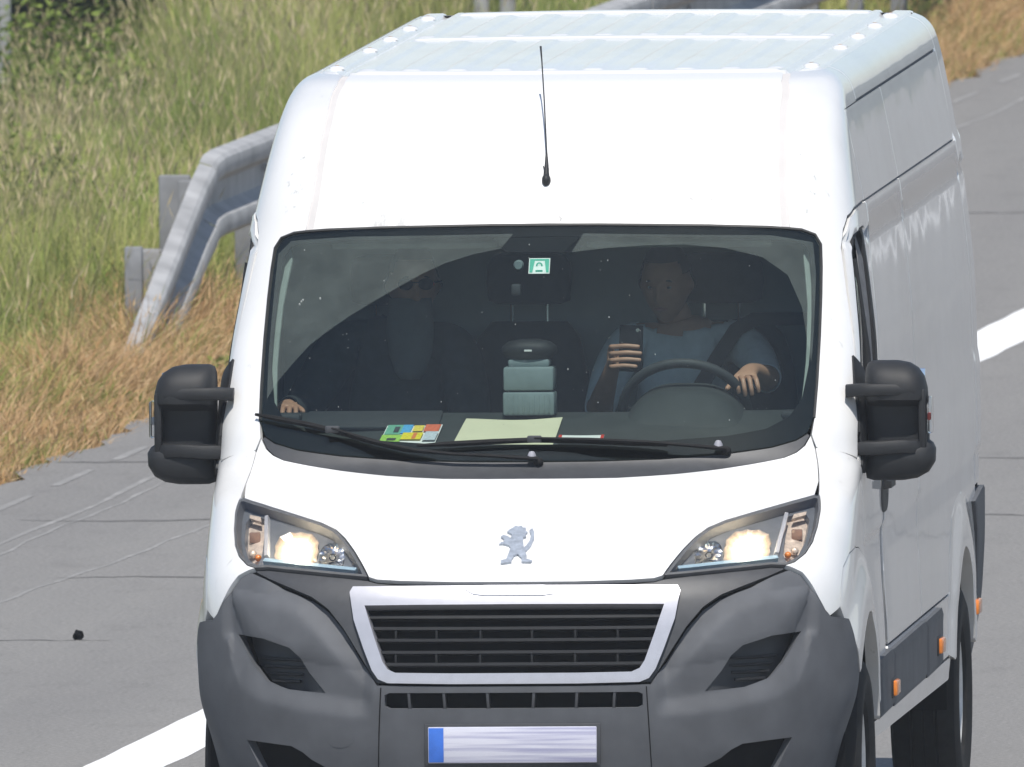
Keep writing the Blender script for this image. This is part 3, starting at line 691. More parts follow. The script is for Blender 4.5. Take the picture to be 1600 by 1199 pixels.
for x_, z_ in ((-0.755, 1.790), (-0.76, 1.782), (-0.695, 1.80), (-0.75, 1.795)): mb.ball(SX(x_, z_, 0.001), 0.0032, 6, 4, (1, 0.4, 1.3))
mb.obj('insect_speck', 'spot', glass)
# sticker with a green mark, round sensor and its bracket behind the glass
stk = panel('sticker', px([(-0.046, 1.879), (0.020, 1.879), (0.020, 1.925), (-0.046, 1.925)]), 'whitepaper', glass, off=-0.010, thick=0.001, step=0.02, cham=0, gap=0)
panel('sticker_print', px([(-0.043, 1.882), (-0.034, 1.882), (-0.028, 1.917), (0.003, 1.917), (0.009, 1.882), (0.017, 1.882), (0.017, 1.922), (-0.043, 1.922)]), 'green_print', stk, off=-0.0088, thick=0.0004, step=0.02, cham=0, gap=0)
mb = MB(); c = SX(-0.013, 1.902, -0.0085); mb.lathe([(0.006, -0.0002), (0.0105, -0.0002)], c, 'y', 16); mb.box(SX(-0.013, 1.886, -0.0085), (0.022, 0.001, 0.006)); mb.obj('sticker_print', 'green_print', stk)
sn = MB(); c = SX(-0.080, 1.910, -0.02); sn.lathe([(0.0, -0.006), (0.012, -0.006), (0.016, 0.004), (0.016, 0.02), (0.0, 0.022)], c, 'y', 18); sn.obj('rain_sensor', 'boxgrey', glass)
MB().box(SX(-0.083, 1.843, -0.03), (0.03, 0.03, 0.035), 0.006).obj('sensor_bracket', 'trim', glass)
panel('mirror_mount_print', px([(-0.165, 1.988), (-0.12, 1.945), (0.06, 1.945), (0.105, 1.988)]), 'frit', glass, off=-0.013, thick=0.001, step=0.02, cham=0, gap=0)

# --- front bumper: folded facets round the fog recesses
CRX = [0.40, 0.47, 0.53, 0.58, 0.63, 0.68, 0.76, 0.88, 0.96, 1.05]; CRZ = [0.628, 0.660, 0.722, 0.786, 0.838, 0.878, 0.905, 0.925, 0.93, 0.93]
LPX = [0.0, 0.425, 0.54, 0.685, 0.80, 0.865, 0.892, 0.905]; LPZ = [0.555, 0.562, 0.567, 0.586, 0.613, 0.648, 0.72, 0.80]
FBX = [0.50, 0.55, 0.645, 0.715, 0.79, 0.836, 0.872, 0.892]; FBZ = [0.615, 0.624, 0.638, 0.648, 0.674, 0.724, 0.785, 0.81]
def off_bump(s, z):
    p = B(s, z); x = np.abs(p[..., 0]); y_ = p[..., 1]
    up = z-np.interp(x, CRX, CRZ); o = -0.42*np.log1p(np.exp(np.clip(up/0.009, -30, 30)))*0.009*ss((x-0.40)/0.08); o = np.maximum(o, -0.035+0.022*ss((x-0.70)/0.10))
    a = np.interp(x, LPX, LPZ); b_ = np.maximum(np.interp(x, FBX, FBZ), a+0.012); sp_ = lambda d_: 0.005*np.log1p(np.exp(np.clip(d_/0.005, -30, 30)))
    lip = (sp_(z-a)-sp_(z-b_))/(b_-a)*ss((x-0.43)/0.05)*ss((0.93-x)/0.03)*0.022*ss((1.0-(z-b_)/0.20))
    o = o-lip
    o = o+0.020*ss((y_-0.28)/0.16)*ss((z-0.42)/0.22)          # swells out towards the wheel arch
    return o
ARF = arc(0.948, 0.375, 0.455, 141, 200, 8)
bump_out = px([(0, 0.215)])+[Y(0.18, 0.215), Y(0.30, 0.22), Y(0.42, 0.235), Y(0.50, 0.26)]+py(ARF[::-1])+py([(0.42, 0.84)])+px(BMP_TOP[::-1])+px([(0.830, 1.0055)])+px([(a, c-0.003) for a, c in BLK[::-1]][1:-1])+px([(0.424, 0.664), (0.20, 0.661), (0, 0.661)])
FOG = px([(0.889, 0.812), (0.79, 0.801), (0.705, 0.775), (0.672, 0.745), (0.645, 0.70), (0.595, 0.637), (0.655, 0.642), (0.715, 0.648), (0.79, 0.674), (0.836, 0.724), (0.872, 0.785)])
LG_ = sym(px([(0, 0.590), (0.20, 0.590), (0.385, 0.590), (0.399, 0.597), (0.399, 0.632), (0.385, 0.638), (0.20, 0.638), (0, 0.638)]))
INT = px([(0.845, 0.484), (0.775, 0.478), (0.70, 0.470), (0.665, 0.452), (0.635, 0.428), (0.58, 0.40), (0.58, 0.33), (0.76, 0.33), (0.80, 0.39)])
mir = lambda L: [(-s, z) for s, z in L]
bumper = panel('front_bumper', sym(bump_out), 'grey', van, off=off_bump, thick=0.03, holes=[FOG, mir(FOG), LG_, INT, mir(INT)], step=0.0105)
for q in (1, -1):
    fp = [(s*q, z) for s, z in FOG]
    fg = panel('fog_recess', [(s*q, z) for s, z in px([(0.90, 0.82), (0.78, 0.81), (0.68, 0.785), (0.60, 0.71), (0.54, 0.615), (0.66, 0.625), (0.74, 0.635), (0.81, 0.665), (0.86, 0.72), (0.89, 0.78)])], 'dgrey', bumper, off=lambda s, z: -0.028-0.055*ss((np.abs(B(s, z)[..., 0])-0.60)/0.12), thick=0.004, step=0.03, cham=0)
    for k in range(4):
        zz = 0.672+k*0.024
        strip_on_skin('slat', [X(q*xx, zz) for xx in np.linspace(0.70-0.01*k, 0.80+0.014*k, 8)], 0.010, 0.012, 'black', fg, -0.078)
    panel('lower_intake', [(s*q, z) for s, z in px([(0.87, 0.50), (0.55, 0.50), (0.55, 0.30), (0.87, 0.30)])], 'pit', bumper, off=-0.07, thick=0.003, cham=0)
    strip_on_skin('seam', [X(q*a, c) for a, c in ((0.411, 0.655), (0.414, 0.60), (0.418, 0.52), (0.422, 0.42), (0.424, 0.30))], 0.004, 0.001, 'pit', bumper, 0.002)
tow = panel('tow_cover', smooth_poly(px([(-0.585, 0.466), (-0.497, 0.466), (-0.497, 0.542), (-0.585, 0.542)]), 2), 'grey', bumper, off=0.003, thick=0.004, step=0.03)
panel('lower_grille_void', sym(px([(0, 0.575), (0.41, 0.575), (0.41, 0.65), (0, 0.65)])), 'pit', bumper, off=-0.055, thick=0.003, cham=0)
for k, xx in enumerate((-0.325, -0.215, -0.079, 0.062, 0.196, 0.313)):
    c = SX(xx, 0.614, -0.022); MB().box(c, (0.009, 0.035, 0.054), 0.002, Quaternion((0, 1, 0), radians(-4 if xx < 0 else 4))).obj('lower_grille_bar', 'dgrey', bumper)
# number plate on its panel
pc = SX(-0.003, 0.479, 0.012); plate = MB().box(pc, (0.522, 0.007, 0.112), 0.003).obj('number_plate', M.setdefault('plate', simple('number_plate', (0.56, 0.57, 0.66), 0.4, var=0.1)), van)
m, n, l, b = new_mat('smeared_plate_print'); tn = noise(n, l, 9, 3, 0.5, stretch=(0.25, 1, 9)); rp = ramp(n, l, tn.outputs[0], [(0.36, (0.36, 0.36, 0.50)), (0.6, (0.62, 0.62, 0.70))]); l.new(rp.outputs[0], b.inputs['Base Color']); b.inputs['Roughness'].default_value = 0.4; M['plateprint'] = m
MB().box(pc+Vector((0.024, -0.004, 0)), (0.472, 0.0016, 0.107), 0.0006).obj('plate_print', 'plateprint', plate)
MB().box(pc+Vector((-0.236, -0.004, 0)), (0.046, 0.0018, 0.106), 0.0006).obj('plate_band', M.setdefault('blue', simple('blue_band', (0.045, 0.16, 0.60), 0.35, var=0.1)), plate)
MB().box(pc+Vector((0, 0.006, 0)), (0.545, 0.006, 0.130), 0.004).obj('plate_holder', 'dgrey', plate)

# --- black panel between lamps and grille, grille and its surround
trim = sym(px([(0, 0.662), (0.20, 0.662), (0.428, 0.668)]+BLK[1:]+HL_OUT[-1:]+HL_BOT+[(0.459, 0.989), (0.43, 0.981), (0.36, 0.976), (0.19, 0.973), (0, 0.973)]))
panel('nose_trim', trim, 'dgrey', van, off=-0.012, thick=0.02, holes=[sym(px([(0, 0.69), (0.36, 0.69), (0.40, 0.71), (0.47, 0.915), (0, 0.915)]))], step=0.035)
def off_gr(s, z): return 0.010+0*z
gsur = panel('grille_surround', sym(px(GR_OUT)), 'silver', van, off=off_gr, thick=0.055, gap=0.001, holes=[sym(px(GR_IN))], step=0.016, cham=0.006)
bd = panel('badge', sym(px([(0, 0.931), (0.09, 0.931), (0.125, 0.935), (0.150, 0.947), (0.125, 0.957), (0.09, 0.960), (0, 0.960)])), 'chrome', gsur, off=0.016, thick=0.012, gap=0, step=0.02, cham=0.003)
def letters(name, txt, size, mat, parent, place, ext=0.0012):
    cu = bpy.data.curves.new(name, 'FONT'); cu.body = txt; cu.size = size; cu.extrude = ext; cu.align_x = 'CENTER'; cu.align_y = 'CENTER'; cu.space_character = 1.25; cu.resolution_u = 3
    ob = bpy.data.objects.new(name, cu); C.objects.link(ob); bpy.context.view_layer.update()
    me = bpy.data.meshes.new_from_object(ob.evaluated_get(bpy.context.evaluated_depsgraph_get()))
    V = [place(v.co) for v in me.vertices]; F = [tuple(p.vertices) for p in me.polygons]
    bpy.data.objects.remove(ob); bpy.data.curves.remove(cu); bpy.data.meshes.remove(me)
    return mk(name, V, F, mat, parent, smooth=False)
letters('badge_lettering', 'PEUGEOT', 0.023, M.setdefault('darksilver', simple('dark_silver', (0.42, 0.43, 0.46), 0.35, metal=0.6, var=0.1)), bd, lambda c: SX(c.x*1.18, 0.9455+c.y, 0.0175)-Vector((0, c.z, 0)))
grille = panel('grille', sym(px([(0, 0.685), (0.40, 0.685), (0.42, 0.72), (0.48, 0.92), (0, 0.92)])), 'pit', van, off=-0.075, thick=0.003, step=0.05, cham=0)
for k, zz in enumerate((0.877, 0.841, 0.804, 0.767, 0.730)):
    hw_ = 0.388+(zz-0.72)*0.34
    strip_on_skin('grille_slat', [X(xx, zz) for xx in np.linspace(-hw_-0.02, hw_+0.02, 26)], 0.013, 0.020, 'black', grille, -0.045)
for row, (za, zb) in enumerate(((0.806, 0.842), (0.732, 0.768))):
    for xx in (-0.372, -0.243, -0.105, 0.055, 0.19, 0.323): MB().box((SX(xx, za, -0.045)+SX(xx, zb, -0.045))/2, (0.007, 0.03, 0.046), 0.002).obj('grille_bar', 'black', grille)
# --- lion emblem on the bonnet
def flat_shape(name, pts, zoff, mat, parent, th=0.004):
    top = [SX(a, c, zoff) for a, c in pts]; bot = [SX(a, c, zoff-th) for a, c in pts]; k = len(pts)
    return mk(name, top+bot, [tuple(range(k))[::-1], tuple(range(k, 2*k))]+[(i, (i+1) % k, k+(i+1) % k, k+i) for i in range(k)], mat, parent, smooth=False)
DX = 0.006
EMB = [(-0.046, 1.113), (-0.040, 1.119), (-0.030, 1.124), (-0.022, 1.130), (-0.014, 1.127), (-0.005, 1.130), (0.001, 1.124), (0.010, 1.124), (0.010, 1.116), (0.017, 1.112), (0.011, 1.106), (0.015, 1.099), (0.006, 1.097), (0.007, 1.089), (0.011, 1.073), (0.016, 1.059), (0.024, 1.047), (0.021, 1.038), (0.043, 1.032), (0.04, 1.028), (0.01, 1.029), (0.009, 1.04), (-0.004, 1.05), (-0.014, 1.047), (-0.021, 1.036), (-0.021, 1.028), (-0.054, 1.024), (-0.054, 1.033), (-0.038, 1.036), (-0.033, 1.052), (-0.029, 1.069), (-0.036, 1.076), (-0.054, 1.08), (-0.066, 1.079), (-0.06, 1.084), (-0.05, 1.085), (-0.055, 1.095), (-0.064, 1.099), (-0.057, 1.104), (-0.043, 1.101), (-0.033, 1.095), (-0.029, 1.106)]
M['emb'] = simple('emblem_silver', (0.40, 0.44, 0.50), 0.3, metal=0.3, var=0.25, vs=60)
emb = flat_shape('emblem', [(a+DX, c) for a, c in EMB], 0.008, 'emb', van, 0.008)
for T_ in ([(0.006, 1.064), (0.020, 1.076), (0.028, 1.090), (0.029, 1.104), (0.022, 1.117), (0.030, 1.123), (0.038, 1.112), (0.040, 1.094), (0.033, 1.074), (0.014, 1.054)],): flat_shape('emblem_tail', [(a+DX, c) for a, c in T_], 0.007, 'emb', emb, 0.007)

# --- headlamps
HLP = HL_TOP+HL_OUT+HL_BOT
def headlight(q):
    P_ = [(s*q, z) for s, z in px(HLP)]
    S_ = lambda a, c, o: SX(a*q, c, o)
    h = panel('headlight', P_, M['black'], van, off=-0.085, thick=0.004, gap=-0.004, step=0.035, cham=0)
    A = np.array(px(HLP)); cen = np.array([A[:, 0].mean(), A[:, 1].mean()])
    ins = [(s*q, z) for s, z in inset(np.array(px(HLP)), 0.008)]
    panel('lamp_frame', P_, M.setdefault('lampframe', simple('lamp_frame_plastic', (0.12, 0.12, 0.125), 0.4, var=0.1)), h, off=0.0, thick=0.05, gap=0.002, holes=[ins], step=0.02, cham=0.002)
    panel('lens', [(s*q, z) for s, z in px(HLP)], 'lens', h, off=0.0025, thick=0.003, gap=0.004, step=0.04, cham=0)
    # silver inner shroud with openings for the bowls
    def ring(cx, cz, rx, rz, k=26, sq=2.8): return [X(cx+rx*cos(2*pi*i/k)*(abs(cos(2*pi*i/k))**sq+abs(sin(2*pi*i/k))**sq)**(-1/sq), cz+rz*sin(2*pi*i/k)*(abs(cos(2*pi*i/k))**sq+abs(sin(2*pi*i/k))**sq)**(-1/sq)) for i in range(k)]
    o1 = ring(0.706, 1.089, 0.072, 0.056); o2 = ring(0.588, 1.073, 0.040, 0.043); o3 = [X(a, c) for a, c in [(0.815, 1.180), (0.868, 1.192), (0.890, 1.165), (0.886, 1.10), (0.868, 1.060), (0.835, 1.046), (0.822, 1.07)]]
    panel('shroud', [(s*q, z) for s, z in inset(np.array(px(HLP)), 0.004)], M.setdefault('shroud', simple('satin_lamp_shroud', (0.19, 0.20, 0.22), 0.3, metal=0.4, var=0.1)), h, off=-0.035, thick=0.03, holes=[[(s*q, z) for s, z in o] for o in (o1, o2, o3)], step=0.02, cham=0.003)
    def bowl(name, cx, cz, rx, rz, dep, mat, parent, wav=0.0, n_=26, sq=2.0):
        V = []; F = []; R = 7
        for i in range(R+1):
            t = i/R
            for k in range(n_):
                a = 2*pi*k/n_; w_ = 1+wav*(1 if k % 2 else -1)*t
                q4 = (abs(cos(a))**sq+abs(sin(a))**sq)**(-1/sq); p = S_(cx+rx*t*w_*q4*cos(a), cz+rz*t*w_*q4*sin(a), -0.036); V.append(p+Vector((0, dep*(1-t*t), 0)))
        for i in range(R):
            for k in range(n_): F.append((i*n_+k, i*n_+(k+1) % n_, (i+1)*n_+(k+1) % n_, (i+1)*n_+k))
        o_ = mk(name, V, F, mat, parent, True, 12)
        if mat == 'glowbowl': o_.data.attributes.new('lamp_t', 'FLOAT', 'POINT').data.foreach_set('value', [i/R for i in range(R+1) for k in range(n_)])
        return o_
    lb = bowl('low_beam', 0.706, 1.089, 0.072, 0.056, 0.045, 'glowbowl', h, 0.03, 26, 2.8)
    c = S_(0.706, 1.089, -0.036)+Vector((0, 0.005, 0)); MB().ball(c, 0.016, 14, 9, (1.1, 1, 1)).obj('bulb', 'bulb', lb)
    hb = bowl('high_beam', 0.588, 1.073, 0.041, 0.044, 0.05, 'chrome', h, 0.05); MB().ball(S_(0.588, 1.073, -0.036)+Vector((0, 0.02, 0)), 0.012).obj('bulb', 'lens', hb)
    ind = panel('indicator', [(s*q, z) for s, z in o3], 'peach', h, off=-0.060, thick=0.03, gap=-0.003, step=0.02, cham=0)
    MB().ball(S_(0.858, 1.082, -0.045), 0.013, 12, 8).obj('bulb', 'peach', ind); MB().ball(S_(0.838, 1.072, -0.045), 0.011, 10, 7).obj('bulb', 'amber', ind)
    panel('reflector', [(s*q, z) for s, z in px([(0.832, 1.166), (0.874, 1.176), (0.874, 1.186), (0.836, 1.180)])], 'peach', ind, off=-0.026, thick=0.012, gap=0, step=0.02)
    MB().box(S_(0.858, 1.135, -0.05), (0.034, 0.02, 0.034), 0.004).obj('reflector', M.setdefault('brownlens', simple('brown_lens', (0.34, 0.20, 0.14), 0.2, coat=0.5)), ind)
    strip_on_skin('chrome_blade', [X(q*a, c) for a, c in ((0.812, 1.176), (0.808, 1.14), (0.802, 1.10), (0.798, 1.062))], 0.016, 0.014, 'silver', h, -0.03)
    strip_on_skin('light_guide', [X(q*a, c) for a, c in ((0.800, 1.044), (0.72, 1.038), (0.64, 1.032), (0.56, 1.025), (0.50, 1.020))], 0.020, 0.014, M.setdefault('guide', simple('pale_blue_light_guide', (0.42, 0.56, 0.66), 0.2, metal=0.3, var=0.05)), h, -0.022)
    return h
headlight(1); headlight(-1)

# --- wings, wheel arches, doors, flanks
FLO = [(0.400, 0.875), (0.425, 0.935), (0.48, 0.995), (0.57, 1.033), (0.70, 1.046), (0.84, 1.036), (0.98, 1.005), (1.10, 0.962), (1.22, 0.895), (1.31, 0.80), (1.37, 0.66), (1.40, 0.47)]
FLI = arc(0.948, 0.375, 0.455, 12, 141, 16)
def zb(z, y_): return z-RAKE*max(y_-0.9, 0)
def off_flank(s, z):
    p = B(s, z); t = ss((p[..., 1]-1.0)/0.15)
    o = 0.007*ss((z-1.972)/0.006)*ss((2.056-z)/0.004)-0.012*ss((z-1.93)/0.022)*ss((1.972-z)/0.008)
    o = o-0.010*ss((1.062-z)/0.030)*ss((z-0.62)/0.36)-0.007*ss((z-1.335)/0.03)*ss((2.3-z)/0.9)
    return o*t+np.clip(1.002-level(z)[3], 0, None)*(z < 0.8)*ss((p[..., 1]-1.2)/0.2)*ss((5.75-p[..., 1])/0.3)
def off_flare(cy, cz, ro, bulge=0.024):
    def f(s, z):
        p = B(s, z); d = np.hypot(p[..., 1]-cy, (p[..., 2]-cz)); return 0.0015+off_flank(s, z)+bulge*ss((ro-d)/0.15)
    return f
both('front_wing', px([(0.893, 1.25), (0.899, 1.214)]+HL_OUT+BMP_TOP)+py(FLO[:8])+py([(1.02, 1.03), (1.0, 1.08), (0.985, 1.20), (0.985, 1.30)])+px([(0.885, 1.352), (0.872, 1.345), (0.882, 1.30)]), 'white', van, step=0.04)
both('front_wheel_arch', py(FLO)+py(FLI), 'white', van, off=off_flare(0.90, 0.375, 0.66), thick=0.04, step=0.03, cham=0.004)
DOOR = [(0.99, 1.30), (1.075, 1.44), (1.20, 1.62), (1.33, 1.80), (1.43, 1.93), (1.49, 1.985), (1.55, 2.022), (1.64, 2.043), (1.98, 2.049), (1.98, 0.47), (1.41, 0.47), (1.38, 0.66), (1.32, 0.81), (1.23, 0.905), (1.11, 0.972), (1.03, 1.035), (1.005, 1.085), (0.99, 1.20)]
WIN = [(1.075, 1.335), (1.11, 1.44), (1.225, 1.60), (1.35, 1.77), (1.46, 1.915), (1.53, 1.965), (1.62, 1.985), (1.78, 1.985), (1.81, 1.96), (1.80, 1.75), (1.79, 1.50), (1.77, 1.345), (1.72, 1.325), (1.2, 1.31)]
for q in (False, True):
    mm = -1 if q else 1
    dr = panel('front_door', py(DOOR), 'white', van, off=off_flank, holes=[py(WIN)], step=0.05, mirror=q, cham=0.004)
    panel('window_frame', py(WIN), 'black', dr, off=-0.004, thick=0.03, gap=0.001, holes=[list(map(tuple, inset(np.array(py(WIN)), 0.012)))], step=0.03, mirror=q)
    if mm < 0: panel('window', py(WIN), 'sideglass', dr, off=-0.012, thick=0.004, step=0.06, mirror=q, cham=0)
    else: panel('window', py([(1.10, 1.34), (1.13, 1.44), (1.225, 1.58), (1.33, 1.72), (1.44, 1.85), (1.48, 1.80), (1.60, 1.34)]), 'sideglass', dr, off=-0.012, thick=0.004, step=0.06, mirror=q, cham=0)
    MB().tube([Vector((mm*p.x, p.y, p.z)) for p in [Vector(skin_pos(*map(np.array, Y(1.47, 1.90)), -0.01)), Vector(skin_pos(*map(np.array, Y(1.46, 1.60)), -0.01)), Vector(skin_pos(*map(np.array, Y(1.45, 1.34)), -0.01))]], 0.012, 6).obj('quarter_bar', 'black', dr)
    panel('mirror_sail', py([(0.99, 1.28), (1.03, 1.40), (1.10, 1.53), (1.165, 1.615), (1.20, 1.56), (1.23, 1.44), (1.24, 1.30), (1.14, 1.265), (1.02, 1.255)]), 'black', dr, off=0.012, thick=0.03, step=0.04, mirror=q, cham=0.005)
    hd = panel('door_handle', smooth_poly(py([(1.70, 1.085), (1.93, 1.085), (1.95, 1.22), (1.70, 1.22)]), 2), 'black', dr, off=0.006, thick=0.01, step=0.03, mirror=q, cham=0.004)
    strip_on_skin('door_pull', [Y(a, 1.175, mm) for a in np.linspace(1.74, 1.91, 6)], 0.03, 0.022, 'black', hd, 0.008)
    panel('door_lining', py(DOOR), 'trim', dr, off=-0.055, thick=0.004, holes=[py(WIN)], step=0.07, mirror=q, cham=0)
m, n, l, b = new_mat('stained_white_paint')
t = noise(n, l, 5, 6, 0.75, stretch=(1.6, 1, 0.4)); t2 = noise(n, l, 34, 4, 0.7)
co = n.new('ShaderNodeTexCoord'); sp = n.new('ShaderNodeSeparateXYZ'); l.new(co.outputs['Object'], sp.inputs[0])
mr = n.new('ShaderNodeMapRange'); mr.inputs['From Min'].default_value = 2.30; mr.inputs['From Max'].default_value = 2.02; l.new(sp.outputs[2], mr.inputs['Value'])
ad = n.new('ShaderNodeMath'); ad.operation = 'MULTIPLY_ADD'; ad.inputs[1].default_value = -0.13; l.new(mr.outputs[0], ad.inputs[0]); l.new(t.outputs[0], ad.inputs[2])
r1 = ramp(n, l, ad.outputs[0], [(0.24, (0.46, 0.46, 0.45)), (0.33, (0.72, 0.72, 0.715))])
r2 = ramp(n, l, t2.outputs[0], [(0.25, (0.42, 0.42, 0.41)), (0.29, (1, 1, 1))])
mx = n.new('ShaderNodeMix'); mx.data_type = 'RGBA'; mx.blend_type = 'MULTIPLY'; mx.inputs[0].default_value = 1; l.new(r1.outputs[0], mx.inputs[6]); l.new(r2.outputs[0], mx.inputs[7]); l.new(mx.outputs[2], b.inputs['Base Color'])
b.inputs['Roughness'].default_value = 0.45; b.inputs['Coat Weight'].default_value = 0.6; b.inputs['Coat Roughness'].default_value = 0.08; M['capwhite'] = m
# cab corner between screen and door, running up to the roof
PIL = px([(0.874, 1.347), (0.859, 1.386)]+WS_SIDE+[(0.757, 2.003), (0.742, 2.10), (0.731, 2.25), (0.720, 2.37), (0.708, 2.43), (0.703, 2.452)])+[Y(2.42, 2.452), Y(2.42, 2.34), Y(1.98, 2.338), Y(1.98, 2.054), Y(1.64, 2.049), Y(1.545, 2.028), Y(1.482, 1.99), Y(1.42, 1.935), Y(1.32, 1.805), Y(1.19, 1.625), Y(1.065, 1.445), Y(0.98, 1.306)]
pil_ = both('cab_pillar', PIL, 'white', van, step=0.035, cham=0.003)
for q in (1, -1): panel('pillar_trim', [(s*q, z) for s, z in px([(0.90, 1.40), (0.905, 1.60), (0.895, 1.80), (0.87, 1.95), (0.82, 1.985), (0.815, 1.94), (0.835, 1.80), (0.838, 1.62), (0.825, 1.45)])], 'pillar', van, off=-0.045, thick=0.006, step=0.05, cham=0)
# roof nose between the ditches, with the drip channels
CAP = px([(0, 2.024), (0.30, 2.021), (0.51, 2.017), (0.69, 2.010), (0.735, 2.006), (0.722, 2.10), (0.711, 2.25), (0.700, 2.37), (0.688, 2.43), (0.683, 2.452), (0.45, 2.4545), (0.2, 2.4545), (0, 2.4545)])
nose = panel('roof_nose', sym(CAP), 'capwhite', van, step=0.045, cham=0.004)
m, n, l, b = new_mat('road_dirt'); b.inputs['Base Color'].default_value = (0.42, 0.415, 0.40, 1); b.inputs['Roughness'].default_value = 0.95
tn = noise(n, l, 34, 5, 0.7, stretch=(1.3, 1, 0.6)); rp = ramp(n, l, tn.outputs[0], [(0.57, (0, 0, 0)), (0.74, (0.60,)*3)]); l.new(rp.outputs[0], b.inputs['Alpha']); M['dirt'] = m
for pts in ([(-0.128, 2.03), (-0.092, 2.03), (-0.102, 2.09), (-0.108, 2.125), (-0.116, 2.09)], [(0.02, 2.03), (0.10, 2.03), (0.06, 2.075)], [(-0.60, 2.03), (-0.45, 2.035), (-0.5, 2.11), (-0.58, 2.10)], [(0.25, 2.03), (0.60, 2.03), (0.55, 2.13), (0.33, 2.10)], [(-0.35, 2.05), (-0.2, 2.05), (-0.22, 2.16), (-0.33, 2.14)]):
    panel('dirt_mark', px(pts), 'dirt', nose, off=0.0012, thick=0.0003, step=0.03, cham=0, gap=0)
for q in (1, -1): panel('drip_channel', [(s*q, z) for s, z in px([(0.715, 2.0), (0.778, 2.0), (0.762, 2.12), (0.751, 2.25), (0.740, 2.37), (0.728, 2.452), (0.655, 2.452), (0.675, 2.37), (0.690, 2.25), (0.703, 2.10)])], M.setdefault('sealer', simple('ditch_sealer', (0.54, 0.52, 0.51), 0.7, var=0.05, vs=14)), van, off=-0.007, thick=0.002, step=0.04, cham=0)
for q_, o_ in zip((1, -1), pil_): panel('dirt_mark', [(s*q_, z) for s, z in px([(0.775, 2.03), (0.83, 2.03), (0.83, 2.16), (0.80, 2.28), (0.765, 2.20)])], 'dirt', o_, off=0.0012, thick=0.0003, step=0.03, cham=0, gap=0)
# aerial on the roof nose
ab = SX(-0.005, 2.150, 0.004)
an = MB(); an.ball(ab, 0.019, 14, 10, (0.75, 1.2, 1.05)); an.tube([ab+Vector((0, 0, 0.01)), ab+Vector((-0.001, 0.03, 0.05)), ab+Vector((-0.003, 0.05, 0.085))], [0.010, 0.006, 0.003], 10); an = an.obj('aerial', 'black', van)
MB().tube([ab+Vector((-0.002, 0.045, 0.08)), ab+Vector((-0.018, 0.16, 0.24)), ab+Vector((-0.034, 0.27, 0.36)), ab+Vector((-0.040, 0.30, 0.405))], [0.0026, 0.0022, 0.0022, 0.0034], 7).obj('whip', 'black', an)
MB().tube([ab+Vector((-0.006, 0.015, 0.03)), ab+Vector((-0.038, 0.16, 0.085)), ab+Vector((-0.077, 0.30, 0.150))], [0.0018, 0.0014, 0.0018], 6).obj('wire', 'black', an)

# flank sheets
SIDE = [('side_panel', [(1.984, 2.049), (3.30, 2.049), (3.30, 0.66), (1.984, 0.66)]), ('side_panel', [(3.306, 2.049), (5.62, 2.049), (5.62, 0.90), (5.48, 0.78), (5.30, 0.84), (5.15, 0.87), (4.983, 0.88), (4.80, 0.87), (4.64, 0.83), (4.52, 0.74), (4.47, 0.66), (3.306, 0.66)])]
for nm, pl_ in SIDE: both(nm, py(pl_), 'white', van, off=off_flank, step=0.075, cham=0.003, gap=0.0015)
both('seam_backing_sheet', py([(1.99, 2.44), (1.99, 0.70), (3.9, 0.70), (4.3, 1.05), (5.6, 1.05), (5.6, 2.44)]), M.setdefault('seamgrey', simple('seam_backing_grey', (0.20, 0.20, 0.205), 0.8, spec=0.1)), van, off=lambda s, z: off_flank(s, z)-0.010, thick=0.002, step=0.09, cham=0)  # grey sheet added behind the seams to lighten their dark gaps
both('upper_side_panel', py([(1.984, 2.338), (3.34, 2.338), (3.34, 2.053), (1.984, 2.053)]), 'white', van, step=0.06, cham=0.002, gap=0.0015)
both('upper_side_panel', py([(3.345, 2.338), (5.62, 2.338), (5.62, 2.053), (3.342, 2.053)]), 'white', van, step=0.06, cham=0.002, gap=0.0015)
both('roof_shoulder', [Y(2.424, 2.452), Y(2.424, 2.345)]+[Y(5.62, 2.345), Y(5.62, 2.452)], 'white', van, step=0.04, cham=0.002)
both('rear_quarter', [Y(5.624, 2.452), Y(5.624, 0.93), (1.985, 0.93), (1.985, 2.452)], 'white', van, off=off_flank, step=0.05, cham=0.006)
both('sill', py([(1.40, 0.458), (1.41, 0.40), (4.50, 0.385), (4.50, 0.458)]), 'white', van, off=lambda s, z: off_flank(s, z)-0.006*ss((0.46-z)/0.07), thick=0.03, step=0.06)
both('lower_side_panel', py([(1.984, 0.656), (4.42, 0.656), (4.44, 0.462), (1.984, 0.462)]), 'white', van, off=off_flank, step=0.07)
for y0, y1 in ((1.46, 1.975), (1.99, 3.29), (3.31, 3.95)):
    both('rub_strip', py([(y0, 0.646), (y1, 0.650), (y1, 0.470), (y0+0.06, 0.466)]), 'grey', van, off=lambda s, z: off_flank(s, z)+0.022, thick=0.03, step=0.05, cham=0.008)
RFO = [(4.40, 0.47), (4.42, 0.66), (4.46, 0.79), (4.59, 0.90), (4.78, 0.945), (4.983, 0.958), (5.20, 0.945), (5.38, 0.90), (5.50, 0.80), (5.56, 0.66), (5.57, 0.52)]
both('rear_wheel_arch', py(RFO)+py(arc(4.983, 0.34, 0.435, 14, 166, 18)), 'white', van, off=off_flare(4.983, 0.36, 0.62, 0.014), thick=0.04, step=0.035, cham=0.004)
both('rear_bumper_corner', [Y(5.43, 0.895), (1.985, 0.925), (1.99, 0.36), Y(5.58, 0.36), Y(5.575, 0.66), Y(5.52, 0.80)], 'grey', van, off=lambda s, z: 0.004+0.004*ss((z-0.60)/0.2), thick=0.03, step=0.04, cham=0.004)
